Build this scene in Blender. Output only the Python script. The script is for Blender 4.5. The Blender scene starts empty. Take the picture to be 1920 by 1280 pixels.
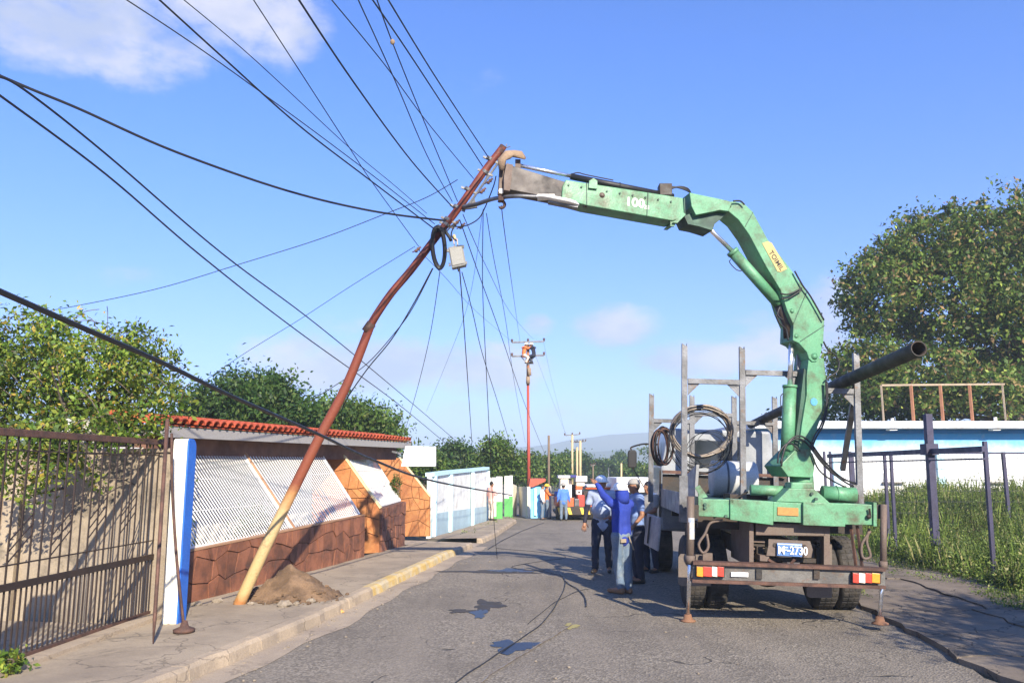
import bpy, bmesh, math, random
import numpy as np
from mathutils import Vector, Matrix, noise
R = math.radians
random.seed(7); rng = np.random.default_rng(7)
scene = bpy.context.scene
col = scene.collection

# ------------------------------------------------------------------ camera
CAM = Vector((0, 0, 1.95)); FPX = 1500.0; PITCH = math.atan(240/FPX)
cam = bpy.data.cameras.new('camera'); cam.sensor_width = 36; cam.lens = 36*FPX/1920
cam.clip_start = .05; cam.clip_end = 20000
camo = bpy.data.objects.new('camera', cam); col.objects.link(camo)
camo.location = CAM; camo.rotation_euler = (R(90)+PITCH, 0, 0)
scene.camera = camo

# ------------------------------------------------------------------ light
SUN_EL = R(29); SUN_AZ = R(19)          # the sun stands behind the camera, a little to the right
sd = Vector((math.sin(SUN_AZ)*math.cos(SUN_EL), -math.cos(SUN_AZ)*math.cos(SUN_EL), math.sin(SUN_EL)))
sl = bpy.data.lights.new('sun', 'SUN'); sl.energy = 5.0; sl.angle = R(.5); sl.color = (1, .89, .72)
so = bpy.data.objects.new('sun', sl); col.objects.link(so)
so.rotation_euler = (-sd).to_track_quat('-Z', 'Y').to_euler(); so.location = sd*30
scene.view_settings.view_transform = 'Standard'; scene.view_settings.look = 'None'
scene.view_settings.gamma = 1; scene.view_settings.exposure = 1.15
scene.view_settings.use_curve_mapping = False

def pray(px, py):
    cp, sp = math.cos(PITCH), math.sin(PITCH)
    a, b = px-960, 640-py
    return Vector((a, FPX*cp-b*sp, FPX*sp+b*cp))

w = bpy.data.worlds.new('World'); scene.world = w; w.use_nodes = True
nt = w.node_tree; nt.nodes.clear()
class NB:
    def __init__(s, t): s.t = t
    def n(s, k, **p):
        o = s.t.nodes.new(k)
        for a, b in p.items(): setattr(o, a, b)
        return o
    def set(s, sock, v):
        if isinstance(v, bpy.types.NodeSocket): s.t.links.new(v, sock)
        else: sock.default_value = v
    def m(s, op, a, b=0.0, c=None, clamp=False):
        o = s.n('ShaderNodeMath', operation=op, use_clamp=clamp)
        s.set(o.inputs[0], a); s.set(o.inputs[1], b)
        if c is not None: s.set(o.inputs[2], c)
        return o.outputs[0]
    def mix(s, f, a, b, blend='MIX'):
        o = s.n('ShaderNodeMix', data_type='RGBA', blend_type=blend)
        s.set(o.inputs[0], f); s.set(o.inputs[6], a); s.set(o.inputs[7], b)
        return o.outputs[2]
    def ramp(s, f, lo, hi, a=0.0, b=1.0):
        o = s.n('ShaderNodeMapRange', interpolation_type='SMOOTHSTEP')
        s.set(o.inputs[0], f); s.set(o.inputs[1], lo); s.set(o.inputs[2], hi); s.set(o.inputs[3], a); s.set(o.inputs[4], b)
        return o.outputs[0]
    def noise(s, vec, scale, detail=4, rough=.55, dist=0.0):
        o = s.n('ShaderNodeTexNoise')
        if vec is not None: s.set(o.inputs['Vector'], vec)
        s.set(o.inputs['Scale'], scale); s.set(o.inputs['Detail'], detail); s.set(o.inputs['Roughness'], rough); s.set(o.inputs['Distortion'], dist)
        return o.outputs['Fac']
W = NB(nt)
sky = W.n('ShaderNodeTexSky', sky_type='NISHITA', sun_disc=False)
sky.sun_elevation = SUN_EL; sky.sun_rotation = R(180)-SUN_AZ
sky.air_density = 1.0; sky.dust_density = .35; sky.ozone_density = 2.2; sky.altitude = 200
tc = W.n('ShaderNodeTexCoord').outputs['Generated']
sep = W.n('ShaderNodeSeparateXYZ'); W.set(sep.inputs[0], tc)
X, Y, Z = sep.outputs
AZ = W.m('ARCTAN2', X, Y); EL = W.m('ARCSINE', Z)
comb = W.n('ShaderNodeCombineXYZ'); W.set(comb.inputs[0], AZ); W.set(comb.inputs[1], W.m('MULTIPLY', EL, 1.7)); 
cn = W.noise(comb.outputs[0], 9.0, 6, .6); cn2 = W.noise(comb.outputs[0], 26.0, 5, .6)
cnn = W.m('MULTIPLY_ADD', cn2, .35, W.m('MULTIPLY', cn, .65))
# each cloud bank: direction (from where it stands in the sky), half widths, strength
CLOUDS = [(1150,612,85,38,1.0),(700,690,200,52,1.05),(905,690,140,50,1.05),(560,665,110,45,.8),(1345,670,150,36,1.0),
          (1470,650,120,44,.95),(1012,612,36,24,.7),(420,0,170,70,1.05),(150,40,220,80,1.0),(915,150,50,26,.35),(1560,600,60,80,.8),
          (640,610,70,26,.6),(240,520,90,22,.35),(1200,770,260,34,.5),(800,770,260,30,.45),(1420,600,70,20,.55),(540,30,80,80,1.0)]
tot = None
for px, py, sx, sy, st in CLOUDS:
    d = pray(px, py).normalized()
    a0, e0 = math.atan2(d.x, d.y), math.asin(d.z)
    u = W.m('MULTIPLY', W.m('SUBTRACT', AZ, a0), 1/(sx/FPX)); v = W.m('MULTIPLY', W.m('SUBTRACT', EL, e0), 1/(sy/FPX))
    q = W.m('ADD', W.m('MULTIPLY', u, u), W.m('MULTIPLY', v, v))
    b = W.m('MULTIPLY', W.m('SUBTRACT', 1.0, W.m('MULTIPLY', q, .5)), st)
    tot = b if tot is None else W.m('MAXIMUM', tot, b)
# scattered fair-weather banks all round the horizon outside the view
far = W.m('MULTIPLY', W.ramp(W.m('ABSOLUTE', AZ), .75, 1.1), W.ramp(W.noise(comb.outputs[0], 3.0, 2), .45, .62))
far = W.m('MULTIPLY', far, W.ramp(W.m('ABSOLUTE', W.m('SUBTRACT', EL, .16)), .2, .02))
tot = W.m('MAXIMUM', tot, far)
cf = W.ramp(W.m('MULTIPLY_ADD', tot, .5, W.m('SUBTRACT', cnn, .7)), -.06, .3)
cf = W.m('MULTIPLY', W.m('MULTIPLY', cf, .9), W.ramp(tot, -.05, .35))
shade = W.ramp(W.noise(comb.outputs[0], 7.0, 4), .35, .65)
ccol = W.mix(shade, (2.9, 3.3, 4.5, 1), (4.5, 4.5, 5.2, 1))
tint = W.mix(1.0, sky.outputs[0], W.mix(W.ramp(EL, .02, .5), (.57, .7, 1.3, 1), (.44, .8, 1.5, 1)), 'MULTIPLY')
skyc = W.mix(cf, tint, ccol)
bg = W.n('ShaderNodeBackground'); W.set(bg.inputs[0], skyc); bg.inputs[1].default_value = .088
wo = W.n('ShaderNodeOutputWorld'); nt.links.new(bg.outputs[0], wo.inputs[0])

# ------------------------------------------------------------------ placing helpers
def smooth(t): t = max(0, min(1, t)); return t*t*(3-2*t)
def road_z(y): return -.022*max(0, min(y, 72)-18)
def GZ(x, y):
    return road_z(y) + 1.25*smooth((x-7.2)/7)*smooth((y-14)/15) if y < 400 else road_z(y)
def Q(px, py, Yd):                       # the point seen at a pixel of the photograph, Yd metres ahead
    d = pray(px, py); return CAM + d*(Yd/d.y)
def G(px, py, h=0.0, zf=None):           # the ground point seen there
    d = pray(px, py); Yd = 12.0
    for _ in range(60):
        p = CAM + d*(Yd/d.y); z = (zf or road_z)(p.y) + h
        t = (z-CAM.z)/d.z if d.z < -1e-6 else 1
        Yd = .5*Yd + .5*max(1, t*d.y)
    return CAM + d*(Yd/d.y)
def PL(px, py, p0, n):                   # the point seen there on a given upright plane
    d = pray(px, py); return CAM + d*((Vector(p0)-CAM).dot(n)/d.dot(n))

# ------------------------------------------------------------------ materials
def mat(name, c, rough=.6, metal=0.0, c2=None, ns=3.0, amt=.5, det=5, bump=0.0, bs=40.0, spec=.5, island=0.0, each=0.0, c3=None, s3=12.0, a3=.5, stretch=None, transl=0.0, coat=0.0):
    m_ = bpy.data.materials.new(name); m_.use_nodes = True
    t = m_.node_tree; N = NB(t); b = t.nodes['Principled BSDF']
    pos = N.n('ShaderNodeNewGeometry').outputs['Position']
    if stretch:
        mp = N.n('ShaderNodeMapping'); N.set(mp.inputs[0], pos); mp.inputs['Scale'].default_value = stretch; pos = mp.outputs[0]
    cc = (*c, 1)
    if c2 is not None:
        f = N.ramp(N.noise(pos, ns, det, .6), .5-.28/amt*.5, .5+.28/amt*.5)
        cc = N.mix(f, (*c, 1), (*c2, 1))
    if c3 is not None:
        f = N.m('MULTIPLY', N.ramp(N.noise(pos, s3, 6, .7), .62-.1*a3, .72), 1.0)
        cc = N.mix(f, cc, (*c3, 1))
    fine = N.noise(pos, 55.0, 3, .6)
    k = N.ramp(fine, .25, .75, .86, 1.12)
    hs = N.n('ShaderNodeHueSaturation'); N.set(hs.inputs['Value'], k); N.set(hs.inputs['Color'], cc)
    cc = hs.outputs[0]
    if island:
        ri = N.n('ShaderNodeNewGeometry').outputs['Random Per Island']
        h2 = N.n('ShaderNodeHueSaturation'); N.set(h2.inputs['Value'], N.ramp(ri, 0, 1, 1-island, 1+island)); N.set(h2.inputs['Color'], cc)
        N.set(h2.inputs['Hue'], N.ramp(N.m('FRACT', N.m('MULTIPLY', ri, 7.31)), 0, 1, .5-island*.05, .5+island*.05))
        cc = h2.outputs[0]
    if each:
        oi = N.n('ShaderNodeObjectInfo').outputs['Random']
        h3 = N.n('ShaderNodeHueSaturation'); N.set(h3.inputs['Value'], N.ramp(oi, 0, 1, 1-each, 1+each)); N.set(h3.inputs['Color'], cc); cc = h3.outputs[0]
    N.set(b.inputs['Base Color'], cc); b.inputs['Roughness'].default_value = rough; b.inputs['Metallic'].default_value = metal
    N.set(b.inputs['Roughness'], N.ramp(N.noise(pos, 6.0, 4), .3, .7, max(.05, rough-.1), min(1, rough+.1)))
    b.inputs['Specular IOR Level'].default_value = spec; b.inputs['Coat Weight'].default_value = coat
    if bump:
        bn = N.n('ShaderNodeBump'); bn.inputs['Strength'].default_value = bump; bn.inputs['Distance'].default_value = .02
        N.set(bn.inputs['Height'], N.noise(pos, bs, 5, .6)); N.set(b.inputs['Normal'], bn.outputs[0])
    if transl:
        tr = N.n('ShaderNodeBsdfTranslucent'); N.set(tr.inputs[0], cc); mx = N.n('ShaderNodeMixShader'); mx.inputs[0].default_value = transl
        out = t.nodes['Material Output']; t.links.new(b.outputs[0], mx.inputs[1]); t.links.new(tr.outputs[0], mx.inputs[2]); t.links.new(mx.outputs[0], out.inputs[0])
    return m_

def leafmat(name, cols, rough=.55, gain=1.0):
    """foliage: every leaf takes one of several greens, with some light coming through"""
    m_ = bpy.data.materials.new(name); m_.use_nodes = True
    t = m_.node_tree; N = NB(t); b = t.nodes['Principled BSDF']
    g = N.n('ShaderNodeNewGeometry'); ri = g.outputs['Random Per Island']
    cr = N.n('ShaderNodeValToRGB'); cr.color_ramp.interpolation = 'CONSTANT'
    el = cr.color_ramp.elements
    while len(el) < len(cols): el.new(.5)
    for i, (p, c) in enumerate(cols): el[i].position = p; el[i].color = (*c, 1)
    t.links.new(ri, cr.inputs[0])
    patch = N.ramp(N.noise(g.outputs['Position'], .9, 3), .35, .65, .8*gain, 1.5*gain)
    hs = N.n('ShaderNodeHueSaturation'); N.set(hs.inputs['Value'], patch); N.set(hs.inputs['Color'], cr.outputs[0])
    N.set(b.inputs['Base Color'], hs.outputs[0]); b.inputs['Roughness'].default_value = rough; b.inputs['Specular IOR Level'].default_value = .35
    tr = N.n('ShaderNodeBsdfTranslucent'); N.set(tr.inputs[0], hs.outputs[0]); mx = N.n('ShaderNodeMixShader'); mx.inputs[0].default_value = .3
    t.links.new(b.outputs[0], mx.inputs[1]); t.links.new(tr.outputs[0], mx.inputs[2]); t.links.new(mx.outputs[0], t.nodes['Material Output'].inputs[0])
    return m_

# ------------------------------------------------------------------ mesh helpers
class MB:
    def __init__(s): s.v = []; s.f = []
    def add(s, vs, fs):
        o = len(s.v); s.v += [Vector(p) for p in vs]; s.f += [tuple(i+o for i in f) for f in fs]; return s
    def box(s, a, b, M=None):            # axis box between two corners, in the frame M
        x0, y0, z0 = a; x1, y1, z1 = b
        vs = [Vector(p) for p in ((x0,y0,z0),(x1,y0,z0),(x1,y1,z0),(x0,y1,z0),(x0,y0,z1),(x1,y0,z1),(x1,y1,z1),(x0,y1,z1))]
        if M: vs = [M @ p for p in vs]
        return s.add(vs, [(0,3,2,1),(4,5,6,7),(0,1,5,4),(1,2,6,5),(2,3,7,6),(3,0,4,7)])
    def prism(s, poly, off):             # polygon (3D, any plane) pushed by the vector off
        n = len(poly); off = Vector(off)
        return s.add([Vector(p) for p in poly]+[Vector(p)+off for p in poly],
                     [tuple(range(n)), tuple(range(2*n-1, n-1, -1))]+[(i, i+n, (i+1) % n+n, (i+1) % n) for i in range(n)])
    def tube(s, pts, r, k=8, cap=True, flat=None):
        pts = [Vector(p) for p in pts]; n = len(pts)
        rs = r if isinstance(r, (list, tuple)) else [r]*n
        up = None; o = len(s.v)
        for i, p in enumerate(pts):
            d = (pts[min(i+1, n-1)]-pts[max(i-1, 0)])
            if d.length < 1e-9: d = Vector((0, 0, 1))
            d.normalize()
            if up is None:
                up = Vector((0, 0, 1)) if abs(d.z) < .9 else Vector((0, 1, 0))
            a = d.cross(up)
            if a.length < 1e-6: a = d.orthogonal()
            a.normalize(); b = a.cross(d).normalized(); up = b
            for j in range(k):
                t = 2*math.pi*j/k+.3
                s.v.append(p+(a*math.cos(t)+b*math.sin(t)*(flat or 1))*rs[i])
        for i in range(n-1):
            for j in range(k):
                j2 = (j+1) % k; s.f.append((o+i*k+j, o+i*k+j2, o+(i+1)*k+j2, o+(i+1)*k+j))
        if cap:
            s.f.append(tuple(o+j for j in range(k))[::-1]); s.f.append(tuple(o+(n-1)*k+j for j in range(k)))
        return s
    def bar(s, a, b, w, h=None, up=(0, 0, 1)):   # square-section bar
        a, b = Vector(a), Vector(b); h = h or w; d = (b-a).normalized(); up = Vector(up)
        x = d.cross(up)
        if x.length < 1e-4: x = d.orthogonal()
        x.normalize(); y = x.cross(d).normalized()
        q = [x*w/2+y*h/2, -x*w/2+y*h/2, -x*w/2-y*h/2, x*w/2-y*h/2]
        return s.prism([a+c for c in q], b-a)
    def ell(s, c, r, k=12, m=8, M=None):  # ellipsoid
        c = Vector(c); rx, ry, rz = r if hasattr(r, '__len__') else (r, r, r); o = len(s.v)
        P = [(0, 0, rz)]+[(rx*math.sin(math.pi*i/m)*math.cos(2*math.pi*j/k), ry*math.sin(math.pi*i/m)*math.sin(2*math.pi*j/k), rz*math.cos(math.pi*i/m)) for i in range(1, m) for j in range(k)]+[(0, 0, -rz)]
        s.v += [c+((M @ Vector(p)) if M else Vector(p)) for p in P]
        for j in range(k): s.f.append((o, o+1+j, o+1+(j+1) % k)); s.f.append((o+1+(m-2)*k+j, o+1+(m-1)*k, o+1+(m-2)*k+(j+1) % k))
        for i in range(m-2):
            for j in range(k): a = o+1+i*k+j; b = o+1+i*k+(j+1) % k; s.f.append((a, a+k, b+k, b))
        return s
    def lathe(s, prof, c, axis=(0, 0, 1), k=16):
        c = Vector(c); ax = Vector(axis).normalized(); a = ax.orthogonal().normalized(); b = ax.cross(a); o = len(s.v); n = len(prof)
        for r_, h in prof:
            for j in range(k): t = 2*math.pi*j/k; s.v.append(c+ax*h+(a*math.cos(t)+b*math.sin(t))*r_)
        for i in range(n-1):
            for j in range(k): j2 = (j+1) % k; s.f.append((o+i*k+j, o+i*k+j2, o+(i+1)*k+j2, o+(i+1)*k+j))
        s.f.append(tuple(o+j for j in range(k))[::-1]); s.f.append(tuple(o+(n-1)*k+j for j in range(k)))
        return s

WL = {}                                   # world place of every Empty or part
def tagit(o, label=None, cat=None, group=None, kind=None):
    if label: o['label'] = label
    if cat: o['category'] = cat
    if group: o['group'] = group
    if kind: o['kind'] = kind
    return o
def thing(name, label, cat, loc, group=None):
    o = bpy.data.objects.new(name, None); col.objects.link(o); o.location = loc; o.empty_display_size = .1
    WL[o.name] = Vector(loc); return tagit(o, label, cat, group)
def part(name, mb, m, parent=None, sm=False, bev=0.0, label=None, cat=None, group=None, kind=None, org=None):
    c = Vector(org) if org is not None else sum(mb.v, Vector())/len(mb.v)
    me = bpy.data.meshes.new(name); me.from_pydata([p-c for p in mb.v], [], mb.f)
    for mm in (m if isinstance(m, (list, tuple)) else [m]): me.materials.append(mm)
    if sm:
        me.polygons.foreach_set('use_smooth', [len(p.vertices) <= 4 for p in me.polygons])
    bm = bmesh.new(); bm.from_mesh(me); bmesh.ops.recalc_face_normals(bm, faces=bm.faces); bm.to_mesh(me); bm.free()
    o = bpy.data.objects.new(name, me); col.objects.link(o)
    if parent: o.parent = parent; o.location = c-WL[parent.name]
    else: o.location = c
    WL[o.name] = c
    if bev:
        b = o.modifiers.new('edge', 'BEVEL'); b.width = bev; b.segments = 2; b.limit_method = 'ANGLE'; b.harden_normals = False
    return tagit(o, label, cat, group, kind)
def again(src, loc, parent, rot=None, scale=None):    # a copy of one part, sharing its mesh
    c = src.copy(); col.objects.link(c); c.parent = parent; c.location = Vector(loc)-(WL[parent.name] if parent else Vector())
    if rot is not None: c.rotation_euler = rot
    if scale is not None: c.scale = scale
    return c
def structure(name, mb, m, **k): return part(name, mb, m, kind='structure', **k)

def cr(pts, n=8):                         # smooth curve through points
    pts = [Vector(p) for p in pts]; out = []
    for i in range(len(pts)-1):
        p0 = pts[max(0, i-1)]; p1 = pts[i]; p2 = pts[i+1]; p3 = pts[min(len(pts)-1, i+2)]
        for j in range(n):
            t = j/n; out.append(.5*((2*p1)+(p2-p0)*t+(2*p0-5*p1+4*p2-p3)*t*t+(3*p1-p0-3*p2+p3)*t**3))
    return out+[pts[-1]]

def evalmesh(me, mods):
    o = bpy.data.objects.new('tmp', me); col.objects.link(o)
    for k, p in mods:
        md = o.modifiers.new(k, k)
        for a, b in p.items(): setattr(md, a, b)
    dg = bpy.context.evaluated_depsgraph_get(); e = o.evaluated_get(dg); m2 = bpy.data.meshes.new_from_object(e)
    bpy.data.objects.remove(o); return m2
def remeshed(mb, vox, it=4):              # weld overlapping limbs into ONE continuous skin
    me = bpy.data.meshes.new('t'); me.from_pydata([tuple(p) for p in mb.v], [], mb.f)
    bm = bmesh.new(); bm.from_mesh(me); bmesh.ops.recalc_face_normals(bm, faces=bm.faces); bm.to_mesh(me); bm.free()
    m2 = evalmesh(me, [('REMESH', dict(mode='VOXEL', voxel_size=vox)), ('SMOOTH', dict(factor=.5, iterations=it))])
    r = MB(); r.v = [v.co.copy() for v in m2.vertices]; r.f = [tuple(p.vertices) for p in m2.polygons]
    bpy.data.meshes.remove(m2); return r
def letters(txt, h, P0, ux, uy, depth=.002, bold=0.0, sx=1.0):   # raised print: P0 lower left corner, ux reading direction, uy up
    cu = bpy.data.curves.new('t', 'FONT'); cu.body = txt; cu.size = 1; cu.extrude = .01; cu.offset = bold
    o = bpy.data.objects.new('t', cu); col.objects.link(o); dg = bpy.context.evaluated_depsgraph_get()
    m2 = bpy.data.meshes.new_from_object(o.evaluated_get(dg)); bpy.data.objects.remove(o)
    ux = Vector(ux).normalized(); uy = Vector(uy).normalized(); uz = ux.cross(uy); P0 = Vector(P0); k = h/.7
    r = MB(); r.v = [P0+ux*v.co.x*k*sx+uy*v.co.y*k+uz*(v.co.z*depth/.01) for v in m2.vertices]; r.f = [tuple(p.vertices) for p in m2.polygons]
    return r

def fast_mesh(name, V, F, m, parent=None, **k):     # numpy verts (n,3), faces (m,4)
    c = np.array(WL[parent.name]) if parent else V.mean(0)
    me = bpy.data.meshes.new(name); nv, nf, q = len(V), len(F), F.shape[1]
    me.vertices.add(nv); me.vertices.foreach_set('co', (V-c).astype(np.float32).ravel())
    me.loops.add(nf*q); me.loops.foreach_set('vertex_index', F.astype(np.int32).ravel())
    me.polygons.add(nf); me.polygons.foreach_set('loop_start', np.arange(0, nf*q, q, dtype=np.int32))
    me.update(calc_edges=True); me.materials.append(m)
    o = bpy.data.objects.new(name, me); col.objects.link(o)
    if parent: o.parent = parent
    else: o.location = c
    WL[o.name] = Vector(c)
    return tagit(o, **k)
def leaves(clumps, size, aspect=.5, up=.35):
    """clumps: arrays centre (n,3), spread (n,3), count; every leaf is a small folded blade of two faces"""
    C, S = clumps; n = len(C)
    p = C+rng.normal(size=(n, 3))*S
    d = rng.normal(size=(n, 3)); d /= np.linalg.norm(d, axis=1)[:, None]
    nn = rng.normal(size=(n, 3))+np.array([0, 0, up*3]); nn -= (nn*d).sum(1)[:, None]*d; nn /= np.linalg.norm(nn, axis=1)[:, None]
    sidev = np.cross(d, nn); L = size*rng.uniform(.6, 1.3, n)[:, None]
    a = p-d*L/2; b = p+sidev*L*aspect/2+nn*L*.08; c = p+d*L/2; e = p-sidev*L*aspect/2+nn*L*.08
    V = np.stack([a, b, c, e], 1).reshape(-1, 3); F = np.arange(4*n).reshape(n, 4)
    return V, F
def crown_pts(ells, n_clump, per, spread, shell=.55):
    vol = np.array([e[3]*e[4]*e[5] for e in ells])**.75; vol /= vol.sum(); C = []
    for e, f in zip(ells, vol):
        k = max(3, int(n_clump*f)); u = rng.normal(size=(k, 3)); u /= np.linalg.norm(u, axis=1)[:, None]
        r_ = shell+(1-shell)*rng.random(k)**.6; r_ *= 1+.16*rng.normal(size=k)
        C.append(np.array(e[:3])+u*r_[:, None]*np.array(e[3:6]))
    C = np.concatenate(C); idx = rng.integers(len(C), size=n_clump*per)
    sp = rng.uniform(.5, 1.2, len(C))[:, None]*spread*np.ones((1, 3))
    return C, (C[idx], sp[idx])
def E(px, py, Yd, rx, ry, rd=None, sc=1.0):
    rx *= sc; ry *= sc       # crown lobe as seen: centre, half widths in pixels, depth
    c = Q(px, py, Yd); k = Yd/FPX; return (c.x, c.y, c.z, rx*k, (rd or rx*k), ry*k)
def tree(name, label, cat, base, ells, n_clump, per, spread, size, lm, bm_, trunk_r, group=None, shell=.55, limbs=14, twigs=0):
    t = thing(name, label, cat, base, group); base = Vector(base)
    C, cl = crown_pts(ells, n_clump, per, spread, shell)
    V, F = leaves(cl, size); fast_mesh('crown', V, F, lm, t)
    tb = MB(); big = max(ells, key=lambda e: e[3]*e[5]); top = Vector(big[:3])
    mid = base.lerp(top, .45)+Vector((random.uniform(-.2, .2), 0, 0))
    tb.tube(cr([base-Vector((0, 0, .1)), base.lerp(mid, .5)+Vector((.08, 0, 0)), mid, top]), [trunk_r*(1.25-.95*i/24) for i in range(25)], 10)
    for i in range(limbs):
        c = Vector(C[rng.integers(len(C))]); s = base.lerp(top, random.uniform(.35, .85))
        q = s.lerp(c, .5)+Vector((random.uniform(-.2, .2), random.uniform(-.2, .2), -.1))
        tb.tube(cr([s, q, c], 5), [trunk_r*(.42-.036*j) for j in range(11)], 6)
    for i in range(twigs):
        c = Vector(C[rng.integers(len(C))]); e = c+Vector((random.uniform(-1, 1), random.uniform(-.5, .5), random.uniform(-.6, .6)))*.7
        tb.tube(cr([c, c.lerp(e, .5)+Vector((0, 0, .1)), e], 4), .007, 4)
    part('trunk', tb, bm_, t, sm=True)
    return t

# ------------------------------------------------------------------ materials of the place
def asphalt():
    m_ = bpy.data.materials.new('asphalt'); m_.use_nodes = True; t = m_.node_tree; N = NB(t); b = t.nodes['Principled BSDF']
    pos = N.n('ShaderNodeNewGeometry').outputs['Position']
    v = N.n('ShaderNodeTexVoronoi'); N.set(v.inputs['Vector'], pos); v.inputs['Scale'].default_value = 42
    chips = N.ramp(v.outputs['Color'], .2, .95)
    big = N.ramp(N.noise(pos, .55, 5, .6), .35, .68)
    mp = N.n('ShaderNodeMapping'); N.set(mp.inputs[0], pos); mp.inputs['Scale'].default_value = (1.3, .16, 1); mp.inputs['Rotation'].default_value = (0, 0, R(8))
    strk = N.ramp(N.noise(mp.outputs[0], 1.4, 4, .6), .4, .7)
    c = N.mix(chips, (.145, .126, .1, 1), (.31, .27, .215, 1))
    c = N.mix(N.m('MULTIPLY', big, .6), c, (.13, .112, .092, 1)); c = N.mix(N.m('MULTIPLY', strk, .55), c, (.25, .215, .17, 1))
    pt = N.n('ShaderNodeTexVoronoi'); N.set(pt.inputs['Vector'], pos); pt.inputs['Scale'].default_value = 7
    dot = N.m('MULTIPLY', N.ramp(pt.outputs['Distance'], .075, .04), N.ramp(N.noise(pos, 3.1, 2), .5, .62))
    c = N.mix(N.m('MULTIPLY', dot, .7), c, (.45, .42, .37, 1))
    # hairline cracks
    ve = N.n('ShaderNodeTexVoronoi', feature='DISTANCE_TO_EDGE'); wp = N.n('ShaderNodeVectorMath', operation='ADD'); N.set(wp.inputs[0], pos)
    nz = N.n('ShaderNodeTexNoise'); N.set(nz.inputs['Vector'], pos); nz.inputs['Scale'].default_value = 1.7; N.set(wp.inputs[1], nz.outputs['Color'])
    N.set(ve.inputs['Vector'], wp.outputs[0]); ve.inputs['Scale'].default_value = .45
    crk = N.m('MULTIPLY', N.ramp(ve.outputs['Distance'], .007, .002), N.ramp(N.noise(pos, .5, 3), .5, .6)); c = N.mix(N.m('MULTIPLY', crk, .75), c, (.03, .028, .026, 1))
    N.set(b.inputs['Base Color'], c); b.inputs['Roughness'].default_value = .88; b.inputs['Specular IOR Level'].default_value = .25
    bn = N.n('ShaderNodeBump'); bn.inputs['Strength'].default_value = .8; bn.inputs['Distance'].default_value = .012
    h = N.m('ADD', v.outputs['Distance'], N.m('MULTIPLY', crk, -1.5)); N.set(bn.inputs['Height'], h); N.set(b.inputs['Normal'], bn.outputs[0])
    return m_
def cement(name, c, c2, crack=.6):
    m_ = bpy.data.materials.new(name); m_.use_nodes = True; t = m_.node_tree; N = NB(t); b = t.nodes['Principled BSDF']
    pos = N.n('ShaderNodeNewGeometry').outputs['Position']
    k = N.mix(N.ramp(N.noise(pos, 1.1, 7, .65), .35, .66), (*c, 1), (*c2, 1))
    k = N.mix(N.m('MULTIPLY', N.ramp(N.noise(pos, 60, 3), .35, .7), .4), k, (c[0]*.55, c[1]*.55, c[2]*.55, 1))
    k = N.mix(N.m('MULTIPLY', N.ramp(N.noise(pos, .7, 8, .75, .6), .55, .68), .55), k, (.07, .06, .05, 1))
    ve = N.n('ShaderNodeTexVoronoi', feature='DISTANCE_TO_EDGE'); wp = N.n('ShaderNodeVectorMath', operation='ADD'); N.set(wp.inputs[0], pos)
    nz = N.n('ShaderNodeTexNoise'); N.set(nz.inputs['Vector'], pos); nz.inputs['Scale'].default_value = 2.3; nz.inputs['Detail'].default_value = 5; N.set(wp.inputs[1], nz.outputs['Color'])
    N.set(ve.inputs['Vector'], wp.outputs[0]); ve.inputs['Scale'].default_value = .8
    cr_ = N.m('MULTIPLY', N.ramp(ve.outputs['Distance'], .014, .004), crack); k = N.mix(cr_, k, (.05, .045, .04, 1))
    N.set(b.inputs['Base Color'], k); b.inputs['Roughness'].default_value = .9; b.inputs['Specular IOR Level'].default_value = .2
    bn = N.n('ShaderNodeBump'); bn.inputs['Strength'].default_value = .7; bn.inputs['Distance'].default_value = .015
    N.set(bn.inputs['Height'], N.m('SUBTRACT', N.noise(pos, 24, 8, .7), N.m('MULTIPLY', cr_, 1.2))); N.set(b.inputs['Normal'], bn.outputs[0])
    return m_
M_asph = asphalt()
M_walk = cement('pavement concrete', (.38, .31, .225), (.27, .22, .165), .4)
M_gut = cement('gutter concrete', (.42, .34, .25), (.32, .26, .2), .3)
M_kerb = cement('kerb concrete', (.44, .35, .25), (.3, .245, .185), .3)
M_kerby = mat('worn yellow kerb paint', (.5, .34, .1), .8, c2=(.5, .42, .27), ns=4, amt=1, bump=.4)
M_slab = cement('old slab concrete', (.24, .195, .15), (.14, .115, .09), .8)
M_earth = mat('earth', (.16, .115, .075), .95, c2=(.09, .085, .04), ns=1.2, amt=1.2, bump=.8, bs=12)
M_dirt = mat('dug soil', (.2, .125, .07), .95, c2=(.11, .068, .038), ns=3, amt=1.4, bump=1, bs=25)
M_rubble = mat('concrete rubble', (.3, .25, .19), .9, c2=(.2, .165, .125), ns=8, bump=.6)
M_red = mat('red oxide pole paint', (.19, .042, .022), .6, c2=(.12, .027, .017), ns=5, amt=1.3, c3=(.07, .03, .02), s3=9, a3=1, bump=.25, bs=30)
M_yel = mat('yellow weathered pole paint', (.68, .44, .15), .6, c2=(.6, .5, .3), ns=5, amt=1.2, c3=(.36, .14, .05), s3=5, a3=1.5, bump=.2)
M_ora = mat('orange pole foot', (.55, .22, .05), .7, c2=(.6, .4, .15), ns=9, bump=.3)
M_blk = mat('black cable', (.012, .012, .013), .5)
M_wire = mat('dark wire', (.022, .024, .028), .6)
M_gal = mat('grey galvanised steel', (.17, .175, .185), .5, .5, c2=(.1, .1, .1), ns=4, amt=1, c3=(.16, .1, .06), s3=6, a3=.6, bump=.15)
M_rust = mat('rusty brown steel', (.13, .065, .045), .75, .2, c2=(.07, .04, .032), ns=6, amt=1, bump=.3, bs=60)
M_gate = mat('dark brown gate paint', (.022, .015, .013), .6, .1, c2=(.04, .024, .018), ns=5, bump=.1)
M_cream = mat('cream paint', (.78, .74, .6), .75, c2=(.66, .62, .5), ns=4, bump=.1)
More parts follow.
